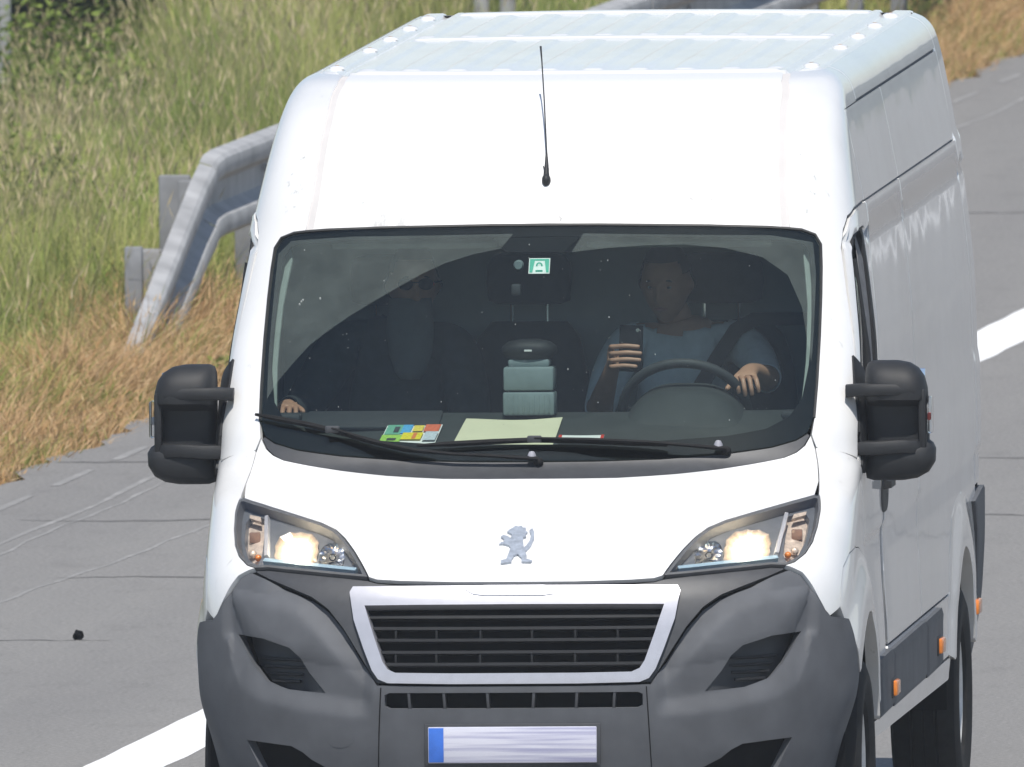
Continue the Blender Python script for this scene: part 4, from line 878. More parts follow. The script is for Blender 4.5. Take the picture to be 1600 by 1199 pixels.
for q in (1, -1):
    for y_, z_ in ((1.92, 0.535), (3.75, 0.545), (5.47, 0.555)):
        s_, z2 = Y(y_, z_, q); c = Vector(skin_pos(np.array(s_), np.array(z2), 0.030+float(off_flank(np.array(s_), np.array(z2))) if y_ < 5 else 0.020))
        sm = MB().box(c, (0.020, 0.13, 0.048), 0.007).obj('side_marker', 'amber', van); MB().box(c-Vector((q*0.008, 0, 0)), (0.012, 0.15, 0.062), 0.005).obj('marker_base', 'black', sm)
    MB().box((q*0.375, 5.945, 1.40), (0.73, 0.03, 1.86), 0.01).obj('rear_door', 'white', van)
# tail frame
V = []; F = []; zz = np.concatenate([np.linspace(0.36, 2.3, 24), np.linspace(2.32, 2.452, 8)])
for z_ in zz:
    for q in (-1, 1):
        p = skin_pos(np.array(q*1.976), np.array(z_), off_flank)-np.array([q*0.004, 0, 0]); V += [tuple(p), (p[0]*0.93, 5.945, p[2]-0.02)]
for i in range(len(zz)-1):
    for q in (0, 2): F.append((4*i+q, 4*i+q+1, 4*i+q+5, 4*i+q+4))
k = 4*(len(zz)-1); F.append((k, k+1, k+3, k+2)); F.append((0, 1, 3, 2)); mk('tail_frame', V, F, 'white', van, sharp=40)
mk('tail_back', [(-0.93, 5.925, 0.36), (0.93, 5.925, 0.36), (0.78, 5.925, 2.46), (-0.78, 5.925, 2.46)], [(0, 1, 2, 3)], 'white', van, smooth=False)

# --- roof sheet with pressed ribs and cross beads
xs = np.unique(np.concatenate([np.linspace(-0.79, 0.79, 170), [-0.808, -0.80, 0.80, 0.808, -0.735, -0.72, -0.70, -0.685, 0.685, 0.70, 0.72, 0.735]]))
tt = np.unique(np.concatenate([np.linspace(0, 1, 90)]+[np.linspace(c-0.02, c+0.02, 16) for c in (0.03, 0.055, 0.495, 0.53, 0.56, 0.585, 0.93, 0.955, 0.98)])); tt = tt[(tt >= 0) & (tt <= 1)]
Xg, Tg = np.meshgrid(xs, tt); yf = B(s_of_x(np.clip(Xg, -0.7895, 0.7895), np.full_like(Xg, 2.4545)), np.full_like(Xg, 2.4545))[..., 1]
Yg = yf+(5.90-yf)*Tg
rib = np.zeros_like(Xg)
for k in range(-5, 5):
    xc = 0.072+0.1435*k; rib = np.maximum(rib, ss((0.036-np.abs(Xg-xc))/0.012))
bay = ss((Tg-0.045)/0.010)*ss((0.505-Tg)/0.012)+ss((Tg-0.575)/0.010)*ss((0.935-Tg)/0.012)
inn = ss((0.668-np.abs(Xg))/0.012)
bead = ss((Tg-0.008)/0.008)*ss((0.034-Tg)/0.010)+ss((Tg-0.535)/0.007)*ss((0.560-Tg)/0.008)+ss((Tg-0.950)/0.007)*ss((0.985-Tg)/0.010)
ditch = ss((np.abs(Xg)-0.686)/0.006)*ss((0.727-np.abs(Xg))/0.006)
Zg = 2.4535+RAKE*(Yg-0.9)+0.010*(1-(Xg/0.79)**2)*ss(Tg/0.12)-0.03*ss((np.abs(Xg)-0.787)/0.018)-0.02*(Tg <= 0)+0.0065*rib*bay*inn+0.008*bead*inn-0.012*ditch-0.004*inn*ss((Tg-0.01)/0.02)
nx = len(xs); V = np.stack([Xg, Yg, Zg], -1).reshape(-1, 3); F = [(j*nx+i, j*nx+i+1, (j+1)*nx+i+1, (j+1)*nx+i) for j in range(len(tt)-1) for i in range(nx-1)]
rm = M['white'].copy(); rm.name = 'weathered_roof_paint'; rb = rm.node_tree.nodes['Principled BSDF']; rb.inputs['Coat Weight'].default_value = 0.85; rb.inputs['Coat Roughness'].default_value = 0.12
roof = mk('roof', V, F, rm, van, sharp=60)
for q in (1, -1):
    for y_ in (2.38, 3.50, 4.20, 4.88, 5.52):
        z_ = 2.4535+RAKE*(y_-0.9)+0.004; mb = MB().lathe([(0.0, 0.007), (0.014, 0.007), (0.024, 0.003), (0.026, -0.004)], (q*0.748, y_, z_), 'z', 16)
        mt = mb.obj('rack_mount', 'white', roof); MB().lathe([(0.0, 0.009), (0.006, 0.009), (0.007, 0.006)], (q*0.748, y_, z_), 'z', 8).obj('mount_plug', 'rust', mt)

# --- what hides behind the nose, arches and floor
for q in (1,): panel('bay_blackout', sym(px([(0, 0.24), (0.5, 0.24)])+[Y(0.30, 0.26), Y(0.34, 0.60), Y(0.36, 0.98)]+px([(0.6, 1.15), (0.3, 1.20), (0, 1.20)])), 'pit', van, off=-0.16, thick=0.003, step=0.09, cham=0)  # black sheet standing in for the shade behind grille and panel gaps
MB().box((0, 3.0, 0.36), (1.70, 4.7, 0.10), 0.02).obj('floor_pan', 'pit', van); MB().box((0, 0.55, 0.30), (1.2, 0.5, 0.14), 0.03).obj('engine_tray', 'pit', van)
MB().tube([(-0.8, 4.983, 0.34), (0.8, 4.983, 0.34)], 0.05, 12).obj('rear_axle', 'pit', van); MB().box((-0.45, 3.1, 0.29), (0.45, 1.0, 0.18), 0.04).obj('fuel_tank', 'trim', van)
MB().box((0.52, 2.0, 0.31), (0.36, 0.5, 0.14), 0.05).obj('step_box', 'trim', van)
for q in (1, -1):
    for cy, rad in ((0.948, 0.47), (4.983, 0.45)):
        V = []; F = []; K_ = 20
        for i in range(K_+1):
            a = pi*1.08*i/K_-0.04*pi
            for xx in (0.60, 0.985): V.append((q*xx, cy+rad*cos(a), 0.37+rad*sin(a)))
        for i in range(K_): F.append((2*i, 2*i+1, 2*i+3, 2*i+2))
        k = len(V); V.append((q*0.60, cy, 0.37)); F += [(2*i, 2*i+2, k) for i in range(K_)]
        mk('wheel_well', V, F, 'pit', van)
        # wheel: pressed steel disc, tyre
        c = (q*(0.91 if cy < 2 else 0.90), cy, 0.345)
        rim = MB().lathe([(q*0+0.0, 0.062), (0.055, 0.062), (0.060, 0.045), (0.085, 0.040), (0.115, 0.058), (0.150, 0.062), (0.172, 0.040), (0.180, 0.060), (0.196, 0.082), (0.203, 0.086), (0.206, 0.080), (0.198, 0.06), (0.192, -0.06)] if q > 0 else [(0.0, -0.062), (0.055, -0.062), (0.060, -0.045), (0.085, -0.040), (0.115, -0.058), (0.150, -0.062), (0.172, -0.040), (0.180, -0.060), (0.196, -0.082), (0.203, -0.086), (0.206, -0.080), (0.198, -0.06), (0.192, 0.06)], c, 'x', 44)
        wh = rim.obj('wheel', 'rim', van, sharp=40, loc=c)
        prof = [(0.200, -0.075), (0.215, -0.098), (0.250, -0.110), (0.295, -0.110), (0.328, -0.098), (0.343, -0.070), (0.347, -0.045), (0.340, -0.042), (0.340, -0.036), (0.348, -0.034), (0.349, -0.004), (0.341, -0.003), (0.341, 0.003), (0.349, 0.004), (0.348, 0.034), (0.340, 0.036), (0.340, 0.042), (0.347, 0.045), (0.343, 0.070), (0.328, 0.098), (0.295, 0.110), (0.250, 0.110), (0.215, 0.098), (0.200, 0.075)]
        MB().lathe(prof, c, 'x', 60).obj('tyre', 'tyre', wh, sharp=30)
        for k in range(16):
            a = 2*pi*k/16; MB().ball((c[0]+q*0.054, cy+0.142*cos(a), 0.345+0.142*sin(a)), 0.013, 8, 6, (0.5, 1, 1)).obj('painted_vent_hole', 'pit', wh)  # black balls stand in for the dark inside the vent holes
        for k in range(5):
            a = 2*pi*k/5+0.3; MB().tube([(c[0]+q*0.035, cy+0.075*cos(a), 0.345+0.075*sin(a)), (c[0]+q*0.065, cy+0.075*cos(a), 0.345+0.075*sin(a))], 0.012, 6).obj('wheel_bolt', 'chrome', wh)

# --- door mirrors on twin arms
def sect(cx, cy, hx, hy, z, n_=28, p=3.2):
    o = []
    for k in range(n_):
        a = 2*pi*k/n_; r = (abs(cos(a))**p+abs(sin(a))**p)**(-1/p); o.append((cx+hx*r*cos(a), cy+hy*r*sin(a), z))
    return o
def mirror(q):
    mir_ = MB(); R = []
    for z_, cx, hx, cy, hy in ((1.2335, 1.085, 0.050, 1.07, 0.030), (1.240, 1.095, 0.080, 1.075, 0.050), (1.258, 1.110, 0.098, 1.08, 0.068), (1.290, 1.120, 0.108, 1.085, 0.078), (1.330, 1.122, 0.108, 1.085, 0.080), (1.347, 1.118, 0.103, 1.10, 0.075), (1.356, 1.112, 0.096, 1.115, 0.056), (1.40, 1.112, 0.096, 1.115, 0.054), (1.462, 1.110, 0.096, 1.115, 0.055), (1.474, 1.110, 0.097, 1.10, 0.075), (1.485, 1.110, 0.098, 1.085, 0.088), (1.52, 1.108, 0.097, 1.085, 0.090), (1.555, 1.104, 0.092, 1.09, 0.084), (1.580, 1.096, 0.082, 1.098, 0.072), (1.596, 1.086, 0.066, 1.105, 0.054), (1.603, 1.076, 0.042, 1.11, 0.03)):
        R.append([(q*a, b_, c) for a, b_, c in sect(cx, cy, hx, hy, z_)])
    mir_.loft(R); o = mir_.obj('door_mirror', 'black', van, sharp=60)
    def arm(name, z0, z1, zi, h_):
        path = [(1.196, 1.05, z0), (1.17, 1.022, z0+0.001), (1.12, 1.012, z0+0.003), (1.05, 1.005, z1), (1.00, 1.01, z1), (0.955, 1.03, zi)]
        rings = []
        for x_, y_, z_ in path: rings.append([(q*x_, y_-0.016, z_-h_*0.4), (q*x_, y_-0.022, z_), (q*x_, y_-0.012, z_+h_*0.45), (q*x_, y_+0.03, z_+h_*0.5), (q*x_, y_+0.035, z_-h_*0.5), (q*x_, y_, z_-h_*0.5)])
        return MB().loft(rings).obj(name, 'black', o, sharp=50)
    arm('upper_arm', 1.512, 1.516, 1.512, 0.040); arm('lower_arm', 1.336, 1.334, 1.318, 0.046)
    MB().box((q*1.192, 1.045, 1.42), (0.024, 0.05, 0.20), 0.010).obj('edge_pillar', 'black', o)
    ind = MB().box((q*1.2135, 1.075, 1.435), (0.016, 0.075, 0.115), 0.007).obj('side_repeater', 'lens', o); MB().box((q*1.211, 1.075, 1.430), (0.010, 0.030, 0.024), 0.004).obj('repeater_bulb', 'redlens' if q > 0 else 'silver', ind)
    MB().box((q*1.11, 1.173, 1.50), (0.165, 0.006, 0.15), 0.004).obj('mirror_glass', 'chrome', o); MB().box((q*1.11, 1.168, 1.325), (0.165, 0.006, 0.10), 0.004).obj('mirror_glass', 'chrome', o)
mirror(1); mirror(-1)

# --- wipers
def wiper(arm_pts, blade_pts, piv):
    w_ = MB(); P_ = [SX(a, c, o) for a, c, o in arm_pts]
    w_.tube(P_, [0.011]+[0.008]*(len(P_)-2)+[0.005], 8, flat=0.7); w_.ball(SX(*piv, 0.006), 0.016, 12, 8, (1, 1, 0.9)); o = w_.obj('wiper', 'wiper', van)
    B_ = [SX(a, c, 0.016) for a, c in blade_pts]
    MB().tube(B_, [0.004]+[0.008]*(len(B_)-2)+[0.004], 6, flat=1.2).obj('wiper_blade', 'wiper', o)
    mp = arm_pts[-1]; MB().box(SX(mp[0], mp[1], 0.022), (0.045, 0.02, 0.022), 0.005).obj('blade_clip', 'dgrey', o)
    return o
w1 = wiper([(0.02, 1.308, 0.02), (-0.11, 1.311, 0.03), (-0.24, 1.316, 0.034), (-0.36, 1.331, 0.034), (-0.50, 1.364, 0.032), (-0.625, 1.400, 0.030)], [(-0.872, 1.446), (-0.80, 1.434), (-0.70, 1.417), (-0.625, 1.400), (-0.50, 1.369), (-0.40, 1.345), (-0.30, 1.332)], (0.02, 1.308))
w2 = wiper([(0.60, 1.338, 0.02), (0.48, 1.345, 0.03), (0.36, 1.355, 0.034), (0.18, 1.364, 0.034), (0.006, 1.371, 0.030)], [(-0.36, 1.356), (-0.25, 1.361), (-0.12, 1.367), (0.006, 1.371), (0.15, 1.368), (0.30, 1.360), (0.42, 1.352)], (0.60, 1.338))
for a, c, p in ((0.0, 1.318, w1), (0.575, 1.350, w2)): MB().lathe([(0.014, -0.012), (0.013, 0.002), (0.008, 0.012), (0.0, 0.014)], SX(a, c, 0.022), 'z', 12).obj('pivot_cap', M.setdefault('capgrey', simple('pale_grey_cap', (0.34, 0.34, 0.38), 0.5)), p)

# ================================================================== THE CAB
def sweep_x(name, prof, x0, x1, mat, parent, nx_=9, curve=0.0, sharp=40):
    """profile [(y, z)] extruded across the cab, bowed forwards in the middle"""
    rings = []
    for i in range(nx_):
        x = x0+(x1-x0)*i/(nx_-1); dy = curve*(x/0.85)**2; rings.append([(x, y_+dy, z) for y_, z in prof])
    return MB().loft(rings).obj(name, mat, parent, sharp=sharp)
MB().box((0, 2.33, 1.22), (1.84, 0.02, 1.66), 0.004).obj('bulkhead', 'bulk', van)
MB().box((0, 1.55, 0.52), (1.86, 1.55, 0.03), 0.004).obj('cab_floor', 'trim', van)
MB().box((0, 0.80, 0.85), (1.60, 0.02, 0.86), 0.004).obj('firewall', 'pit', van)
V = []; F = []
for i in range(7):
    for j in range(9):
        x = -0.80+1.6*j/8; y_ = 1.40+0.93*i/6; V.append((x, y_+0.08*(x/0.8)**2*(1-i/6), 1.985+0.10*ss(np.array(i/5.0))-0.03*(x/0.8)**2))
for i in range(6):
    for j in range(8): F.append((i*9+j, i*9+j+1, (i+1)*9+j+1, (i+1)*9+j))
mk('headliner', V, F, 'lining', van)
for x0, x1 in ((-0.68, -0.16), (0.12, 0.70)): MB().box(((x0+x1)/2, 1.47, 1.975), (x1-x0, 0.17, 0.022), 0.01, Quaternion((1, 0, 0), radians(14))).obj('sun_visor', 'lining', van)
MB().box((-0.02, 1.45, 1.955), (0.24, 0.12, 0.05), 0.02).obj('header_console', 'trim', van)
dash = sweep_x('dashboard', [(0.80, 1.25), (0.80, 1.325), (0.86, 1.342), (1.0, 1.380), (1.15, 1.421), (1.26, 1.440), (1.32, 1.436), (1.36, 1.40), (1.37, 1.28), (1.30, 1.05), (1.20, 0.80), (1.10, 0.80), (1.0, 1.1)], -0.86, 0.86, 'dash', van, 13, 0.10)
MB().box((-0.53, 1.16, 1.424), (0.42, 0.16, 0.012), 0.005, Quaternion((1, 0, 0), radians(15))).obj('tray_lid', 'trim', dash)
# instrument hood: smooth hump ahead of the wheel
V = []; F = []
for i in range(13):
    t = i/12
    for j in range(21):
        u = -1+2*j/20; w_ = max(1-abs(u)**3.2, 0); V.append((0.435+0.20*u, 1.05+0.30*t, 1.37+0.04*t+w_*0.115*float(ss(np.array(t*1.6)))))
for i in range(12):
    for j in range(20): F.append((i*21+j, i*21+j+1, (i+1)*21+j+1, (i+1)*21+j))
mk('instrument_hood', V, F, 'dash', dash)
for x in (-0.80, 0.80): MB().box((x, 1.10, 1.436), (0.10, 0.08, 0.03), 0.012).obj('air_vent', 'trim', dash)
# steering wheel
wc = Vector((0.425, 1.385, 1.435)); tilt = Quaternion((1, 0, 0), radians(37))    # 0 = upright facing the driver
sw = MB(); rings = []
for i in range(48):
    a = 2*pi*i/48; cdir = Vector((cos(a), 0, sin(a))); rings.append([wc+tilt @ (cdir*(0.195+0.0155*cos(b_))+Vector((0, 0.0155*sin(b_), 0))) for b_ in [2*pi*k/10 for k in range(10)]])
sw.loft(rings, cap=False, close=True); steer = sw.obj('steering_wheel', 'trim', van, sharp=60)
hub = MB(); hub.box(wc+tilt @ Vector((0, -0.02, -0.01)), (0.15, 0.05, 0.13), 0.03, tilt); 
for a in (0, 180, 270): hub.tube([wc+tilt @ Vector((0.05*cos(radians(a)), -0.015, 0.05*sin(radians(a)))), wc+tilt @ Vector((0.19*cos(radians(a)), 0, 0.19*sin(radians(a))))], [0.022, 0.014], 8)
hub.obj('wheel_hub', 'trim', steer); MB().tube([wc+tilt @ Vector((0, -0.03, 0)), wc+tilt @ Vector((0, -0.25, 0))], 0.035, 10).obj('column', 'trim', steer)
# seats
def seat(cx, w_, label=None):
    s_ = MB(); R = []
    for z_, y_, hw_, d in ((1.02, 2.02, w_*0.46, 0.085), (1.15, 2.05, w_*0.50, 0.085), (1.35, 2.09, w_*0.50, 0.075), (1.52, 2.13, w_*0.47, 0.065), (1.63, 2.155, w_*0.40, 0.055), (1.68, 2.165, w_*0.30, 0.04)):
        R.append([(a, b_, c) for a, b_, c in sect(cx, y_, hw_, d, z_, 24, 3.0)])
    o = s_.loft(R).obj('seat', 'seat', van, sharp=70)
    MB().box((cx, 1.83, 0.97), (w_*0.98, 0.52, 0.15), 0.05, Quaternion((1, 0, 0), radians(-5)), 3).obj('cushion', 'seat', o); MB().box((cx, 1.88, 0.72), (w_*0.8, 0.42, 0.36), 0.03).obj('seat_base', 'trim', o)
    h_ = MB(); R = [[(a, b_, c) for a, b_, c in sect(cx, 2.17, hw_, d, z_, 22, 2.8)] for z_, hw_, d in ((1.735, 0.10, 0.03), (1.745, 0.128, 0.045), (1.80, 0.135, 0.05), (1.86, 0.132, 0.048), (1.885, 0.115, 0.04), (1.893, 0.085, 0.02))]
    hr = h_.loft(R).obj('headrest', 'seat', o, sharp=70)
    for dx in (-0.055, 0.055): MB().tube([(cx+dx, 2.165, 1.64), (cx+dx, 2.17, 1.76)], 0.007, 8).obj('headrest_post', 'chrome', hr)
    return o
seat(0.475, 0.50); seat(-0.13, 0.40); seat(-0.56, 0.42)

# ------------------------------------------------------------------ people
def skin_body(nodes, edges, root, sub=2):
    me = bpy.data.meshes.new('tmp'); names = list(nodes); ix = {k: i for i, k in enumerate(names)}
    me.from_pydata([nodes[k][0] for k in names], [(ix[a], ix[b_]) for a, b_ in edges], []); ob = bpy.data.objects.new('tmp', me); C.objects.link(ob)
    ob.modifiers.new('skin', 'SKIN'); bm = bmesh.new(); bm.from_mesh(me); L_ = bm.verts.layers.skin.verify(); bm.verts.ensure_lookup_table()
    for i, k in enumerate(names):
        r = nodes[k][1]; bm.verts[i][L_].radius = r if isinstance(r, tuple) else (r, r); bm.verts[i][L_].use_root = (k == root)
    bm.to_mesh(me); bm.free(); sb = ob.modifiers.new('sub', 'SUBSURF'); sb.levels = sub; sb.render_levels = sub
    bpy.context.view_layer.update(); ev = ob.evaluated_get(bpy.context.evaluated_depsgraph_get()); m2 = bpy.data.meshes.new_from_object(ev)
    V = [tuple(v.co) for v in m2.vertices]; F = [tuple(p.vertices) for p in m2.polygons]; bpy.data.objects.remove(ob); bpy.data.meshes.remove(m2); bpy.data.meshes.remove(me); return V, F
def head_mesh(c, yaw, s_=1.0, pitch=0.0):
    """face looks along -y; returns verts, faces and hair shell"""
    n_, m_ = 60, 44; V = []; F = []; H = []; R = Matrix.Rotation(yaw, 3, 'Z') @ Matrix.Rotation(pitch, 3, 'X'); g = lambda a, w_: math.exp(-(a/w_)**2)
    def pt(i, k, grow=0.0):
        a = pi*i/m_; b_ = 2*pi*k/n_; x, y_, z = sin(a)*sin(b_), -sin(a)*cos(b_), cos(a)
        p = Vector((x*0.076, y_*0.098, z*0.122)); 
        if z < 0: p.x *= 1-0.30*(-z)**1.3; p.y *= 1-0.10*(-z) if y_ < 0 else 1-0.32*(-z)
        f = max(-y_, 0)
        if f > 0.2:
            p.y -= 0.026*g(x, 0.16)*g(z+0.22, 0.17)+0.010*g(x, 0.10)*g(z-0.02, 0.20)      # nose
            p.y -= 0.006*g(z-0.16, 0.09)*g(x, 0.6)                                        # brow
            p.y += 0.010*(g(x-0.38, 0.20)+g(x+0.38, 0.20))*g(z-0.03, 0.10)                # eye sockets
            p.y -= 0.006*g(x, 0.34)*g(z+0.52, 0.10); p.y -= 0.010*g(x, 0.3)*g(z+0.86, 0.14)  # lips, chin
        p.x += math.copysign(0.014, x)*g(abs(x)-1.0, 0.10)*g(z+0.08, 0.20)*g(y_-0.12, 0.22)  # ears
        q = p*(1+grow)+ (Vector((0, 0.004, 0.004)) if grow else Vector())
        return Vector(c)+R @ (q*s_)
    for i in range(m_+1):
        for k in range(n_): V.append(pt(i, k)); H.append(pt(i, k, 0.07))
    fh = []
    for i in range(m_):
        for k in range(n_):
            f = (i*n_+k, (i+1)*n_+k, (i+1)*n_+(k+1) % n_, i*n_+(k+1) % n_); F.append(f)
            a = pi*(i+0.5)/m_; b_ = 2*pi*(k+0.5)/n_; z, y_ = cos(a), -sin(a)*cos(b_)
            if z > 0.62 or (z > -0.25 and y_ > 0.15) or (z > 0.30 and y_ > -0.45 and y_ <= 0.15): fh.append(f)
    eyes = [Vector(c)+R @ (Vector((sx*0.029, -0.079, 0.006))*s_) for sx in (-1, 1)]; mouth = [Vector(c)+R @ (Vector((x*0.022, -0.094+0.010*x*x, -0.062-0.001*x*x))*s_) for x in (-1, -0.5, 0, 0.5, 1)]
    brows = [[Vector(c)+R @ (Vector((sx*(0.016+0.026*t), -0.092+0.010*t, 0.024+0.004*sin(pi*t)))*s_) for t in (0, 0.35, 0.7, 1)] for sx in (-1, 1)]
    return V, F, H, fh, eyes, mouth, brows
def person(loc, label, nodes, edges, head, yaw, hair, cloth, cut, cmat, group=None, pitch=0.0):
    """one continuous body; hair and clothes are children. cut(v) tells which skin is clothed"""
    root = empty('person', loc, label, 'person', group)
    V, F = skin_body(nodes, edges, 'pelvis', 3); hv, hf, H, fh, eyes, mouth, brows = head_mesh(head, yaw, 1.0, pitch)
    k = len(V); body = mk('body', list(V)+list(hv), list(F)+[tuple(i+k for i in f) for f in hf], 'skin', root)
    mk('hair', H, fh, hair, body)
    e = MB()
    for p in eyes: e.ball(p+Vector((0, 0.003, 0)), 0.0105, 12, 8, (1, 1, 0.62))
    e.obj('eyes', 'eye', body); e = MB()
    for p in eyes: e.ball(p-Vector((0, 0.0055, 0.001)), 0.005, 10, 6, (1, 0.6, 0.9))
    e.obj('pupils', 'pit', body); MB().tube(mouth, [0.002, 0.005, 0.006, 0.005, 0.002], 8).obj('lips', 'lip', body); e = MB()
    for q in brows: e.tube(q, [0.003, 0.004, 0.004, 0.002], 6)
    e.obj('eyebrows', hair, body)
    # clothes: the clothed faces grown outwards along their normals
    me = bpy.data.meshes.new('c'); me.from_pydata(V, [], F); me.update(); N = [v.normal.copy() for v in me.vertices]; bpy.data.meshes.remove(me)
    for nm, test, mat, grow in cloth:
        used = {}; VV = []; FF = []
        for f in F:
            if all(test(Vector(V[i])) for i in f):
                for i in f:
                    if i not in used: used[i] = len(VV); VV.append(Vector(V[i])+N[i]*grow)
                FF.append(tuple(used[i] for i in f))
        o = mk(nm, VV, FF, mat, body); sd = o.modifiers.new('thickness', 'SOLIDIFY'); sd.thickness = 0.004; sd.offset = -1
    return root, body
def chain(nodes, edges, base, pts, name, r0, r1):
    prev = base
    for i, p in enumerate(pts):
        k = f'{name}{i}'; nodes[k] = (tuple(p), r0+(r1-r0)*i/max(len(pts)-1, 1)); edges.append((prev, k)); prev = k
def seated(x, dx, lean=0.0):
    n_ = {'pelvis': ((x, 2.0, 1.08), (0.155, 0.12)), 'belly': ((x, 1.985, 1.25), (0.150, 0.115)), 'chest': ((x, 1.99+lean, 1.46), (0.165, 0.115)), 'collar': ((x, 2.0+lean, 1.615), (0.105, 0.075)), 'neck': ((x+dx*0.5, 1.985+lean, 1.685), (0.058, 0.058)), 'skull': ((x+dx, 1.955+lean, 1.76), (0.055, 0.06))}
    e = [('pelvis', 'belly'), ('belly', 'chest'), ('chest', 'collar'), ('collar', 'neck'), ('neck', 'skull')]
    for sd in (-1, 1):
        k = 'r' if sd < 0 else 'l'
        n_[k+'hip'] = ((x+sd*0.10, 1.90, 1.06), 0.095); n_[k+'knee'] = ((x+sd*0.14, 1.50, 1.10), 0.068); n_[k+'calf'] = ((x+sd*0.14, 1.44, 0.88), 0.056); n_[k+'ankle'] = ((x+sd*0.13, 1.38, 0.64), 0.040); n_[k+'toe'] = ((x+sd*0.13, 1.22, 0.58), 0.035)
        e += [('pelvis', k+'hip'), (k+'hip', k+'knee'), (k+'knee', k+'calf'), (k+'calf', k+'ankle'), (k+'ankle', k+'toe')]
    return n_, e
# driver: one hand on the wheel, the other holding up a phone
N_, E_ = seated(0.37, -0.045)
N_.update({'lsh': ((0.545, 1.985, 1.625), 0.066), 'larm': ((0.61, 1.88, 1.575), 0.056), 'lelb': ((0.655, 1.72, 1.515), 0.043), 'lfore': ((0.645, 1.59, 1.535), 0.039), 'lwri': ((0.625, 1.47, 1.555), 0.027), 'lpalm': ((0.618, 1.405, 1.552), (0.034, 0.019)), 'lknu': ((0.614, 1.365, 1.542), (0.038, 0.016)),
  'rsh': ((0.195, 1.985, 1.625), 0.066), 'rarm': ((0.145, 1.88, 1.52), 0.056), 'relb': ((0.120, 1.76, 1.415), 0.043), 'rfore': ((0.145, 1.64, 1.47), 0.039), 'rwri': ((0.178, 1.53, 1.545), 0.027), 'rpalm': ((0.186, 1.496, 1.578), (0.019, 0.030)), 'rknu': ((0.188, 1.482, 1.606), (0.016, 0.032))})
E_ += [('collar', 'lsh'), ('lsh', 'larm'), ('larm', 'lelb'), ('lelb', 'lfore'), ('lfore', 'lwri'), ('lwri', 'lpalm'), ('lpalm', 'lknu'), ('collar', 'rsh'), ('rsh', 'rarm'), ('rarm', 'relb'), ('relb', 'rfore'), ('rfore', 'rwri'), ('rwri', 'rpalm'), ('rpalm', 'rknu')]
for i, (fx, L_) in enumerate(((-0.030, 0.85), (-0.009, 1.0), (0.012, 0.97), (0.032, 0.8))):   # over the rim and down its far side
    b_ = Vector((0.614+fx, 1.352, 1.540)); chain(N_, E_, 'lknu', [b_, b_+Vector((0.006, -0.034*L_, -0.006)), b_+Vector((0.012, -0.045*L_, -0.034*L_)), b_+Vector((0.014, -0.036*L_, -0.058*L_))], f'lf{i}', 0.0088, 0.0068)
chain(N_, E_, 'lpalm', [(0.585, 1.395, 1.535), (0.566, 1.370, 1.515), (0.556, 1.348, 1.502)], 'lth', 0.011, 0.008)
for i, (fz, L_) in enumerate(((1.632, 0.93), (1.611, 1.0), (1.590, 0.97), (1.570, 0.85))):      # round the edge and across the back of the phone
    chain(N_, E_, 'rknu', [(0.186, 1.468, fz), (0.190, 1.440, fz+0.002), (0.190+0.050*L_, 1.428, fz+0.006), (0.190+0.098*L_, 1.433, fz+0.002)], f'rf{i}', 0.0088, 0.0070)
chain(N_, E_, 'rpalm', [(0.205, 1.505, 1.596), (0.232, 1.497, 1.622), (0.258, 1.488, 1.640)], 'rth', 0.011, 0.0085)
def up_arm(v): return (v.z > 1.02 and 0.15 < v.x < 0.59 and v.y > 1.84 and v.z < 1.655+0.03*abs(v.x-0.36)/0.17) or (v.x >= 0.52 and v.y > 1.70 and v.z > 1.40) or (v.x <= 0.22 and v.y > 1.72 and v.z > 1.36)
drv, drvb = person((0.37, 2.0, 1.0), 'person in a blue-grey t-shirt at the steering wheel holding up a phone', N_, E_, (0.322, 1.925, 1.808), radians(-10), 'hair', [('t_shirt', up_arm, 'shirt', 0.007), ('trousers', lambda v: v.z < 1.20 and not (v.x < 0.2 and v.z > 1.3), 'jacket', 0.006)], None, None, pitch=radians(10))
# seat belt lies over the driver but belongs to the van
bp = [(0.80, 2.14, 1.68), (0.70, 2.03, 1.69), (0.60, 1.925, 1.695), (0.545, 1.875, 1.665), (0.49, 1.835, 1.58), (0.43, 1.815, 1.48), (0.36, 1.805, 1.36), (0.28, 1.81, 1.24), (0.20, 1.83, 1.12)]
MB().tube(bp, 0.024, 8, flat=0.12, up=(0.3, -1, 0.5)).obj('seat_belt', 'black', van)
ph = MB().box((0.250, 1.458, 1.628), (0.074, 0.010, 0.145), 0.004, Quaternion((0, 1, 0), radians(2))).obj('phone', 'phone', None)
tag(ph, 'dark mobile phone held up in the driver hand', 'phone'); ph2 = MB().box((0.250, 1.4640, 1.628), (0.068, 0.002, 0.136), 0.001, Quaternion((0, 1, 0), radians(2))).obj('screen', 'pit', ph); MB().lathe([(0, -0.0012), (0.006, -0.0012), (0.007, 0.0)], (0.272, 1.4528, 1.685), 'y', 12).obj('camera_lens', 'chrome', ph)
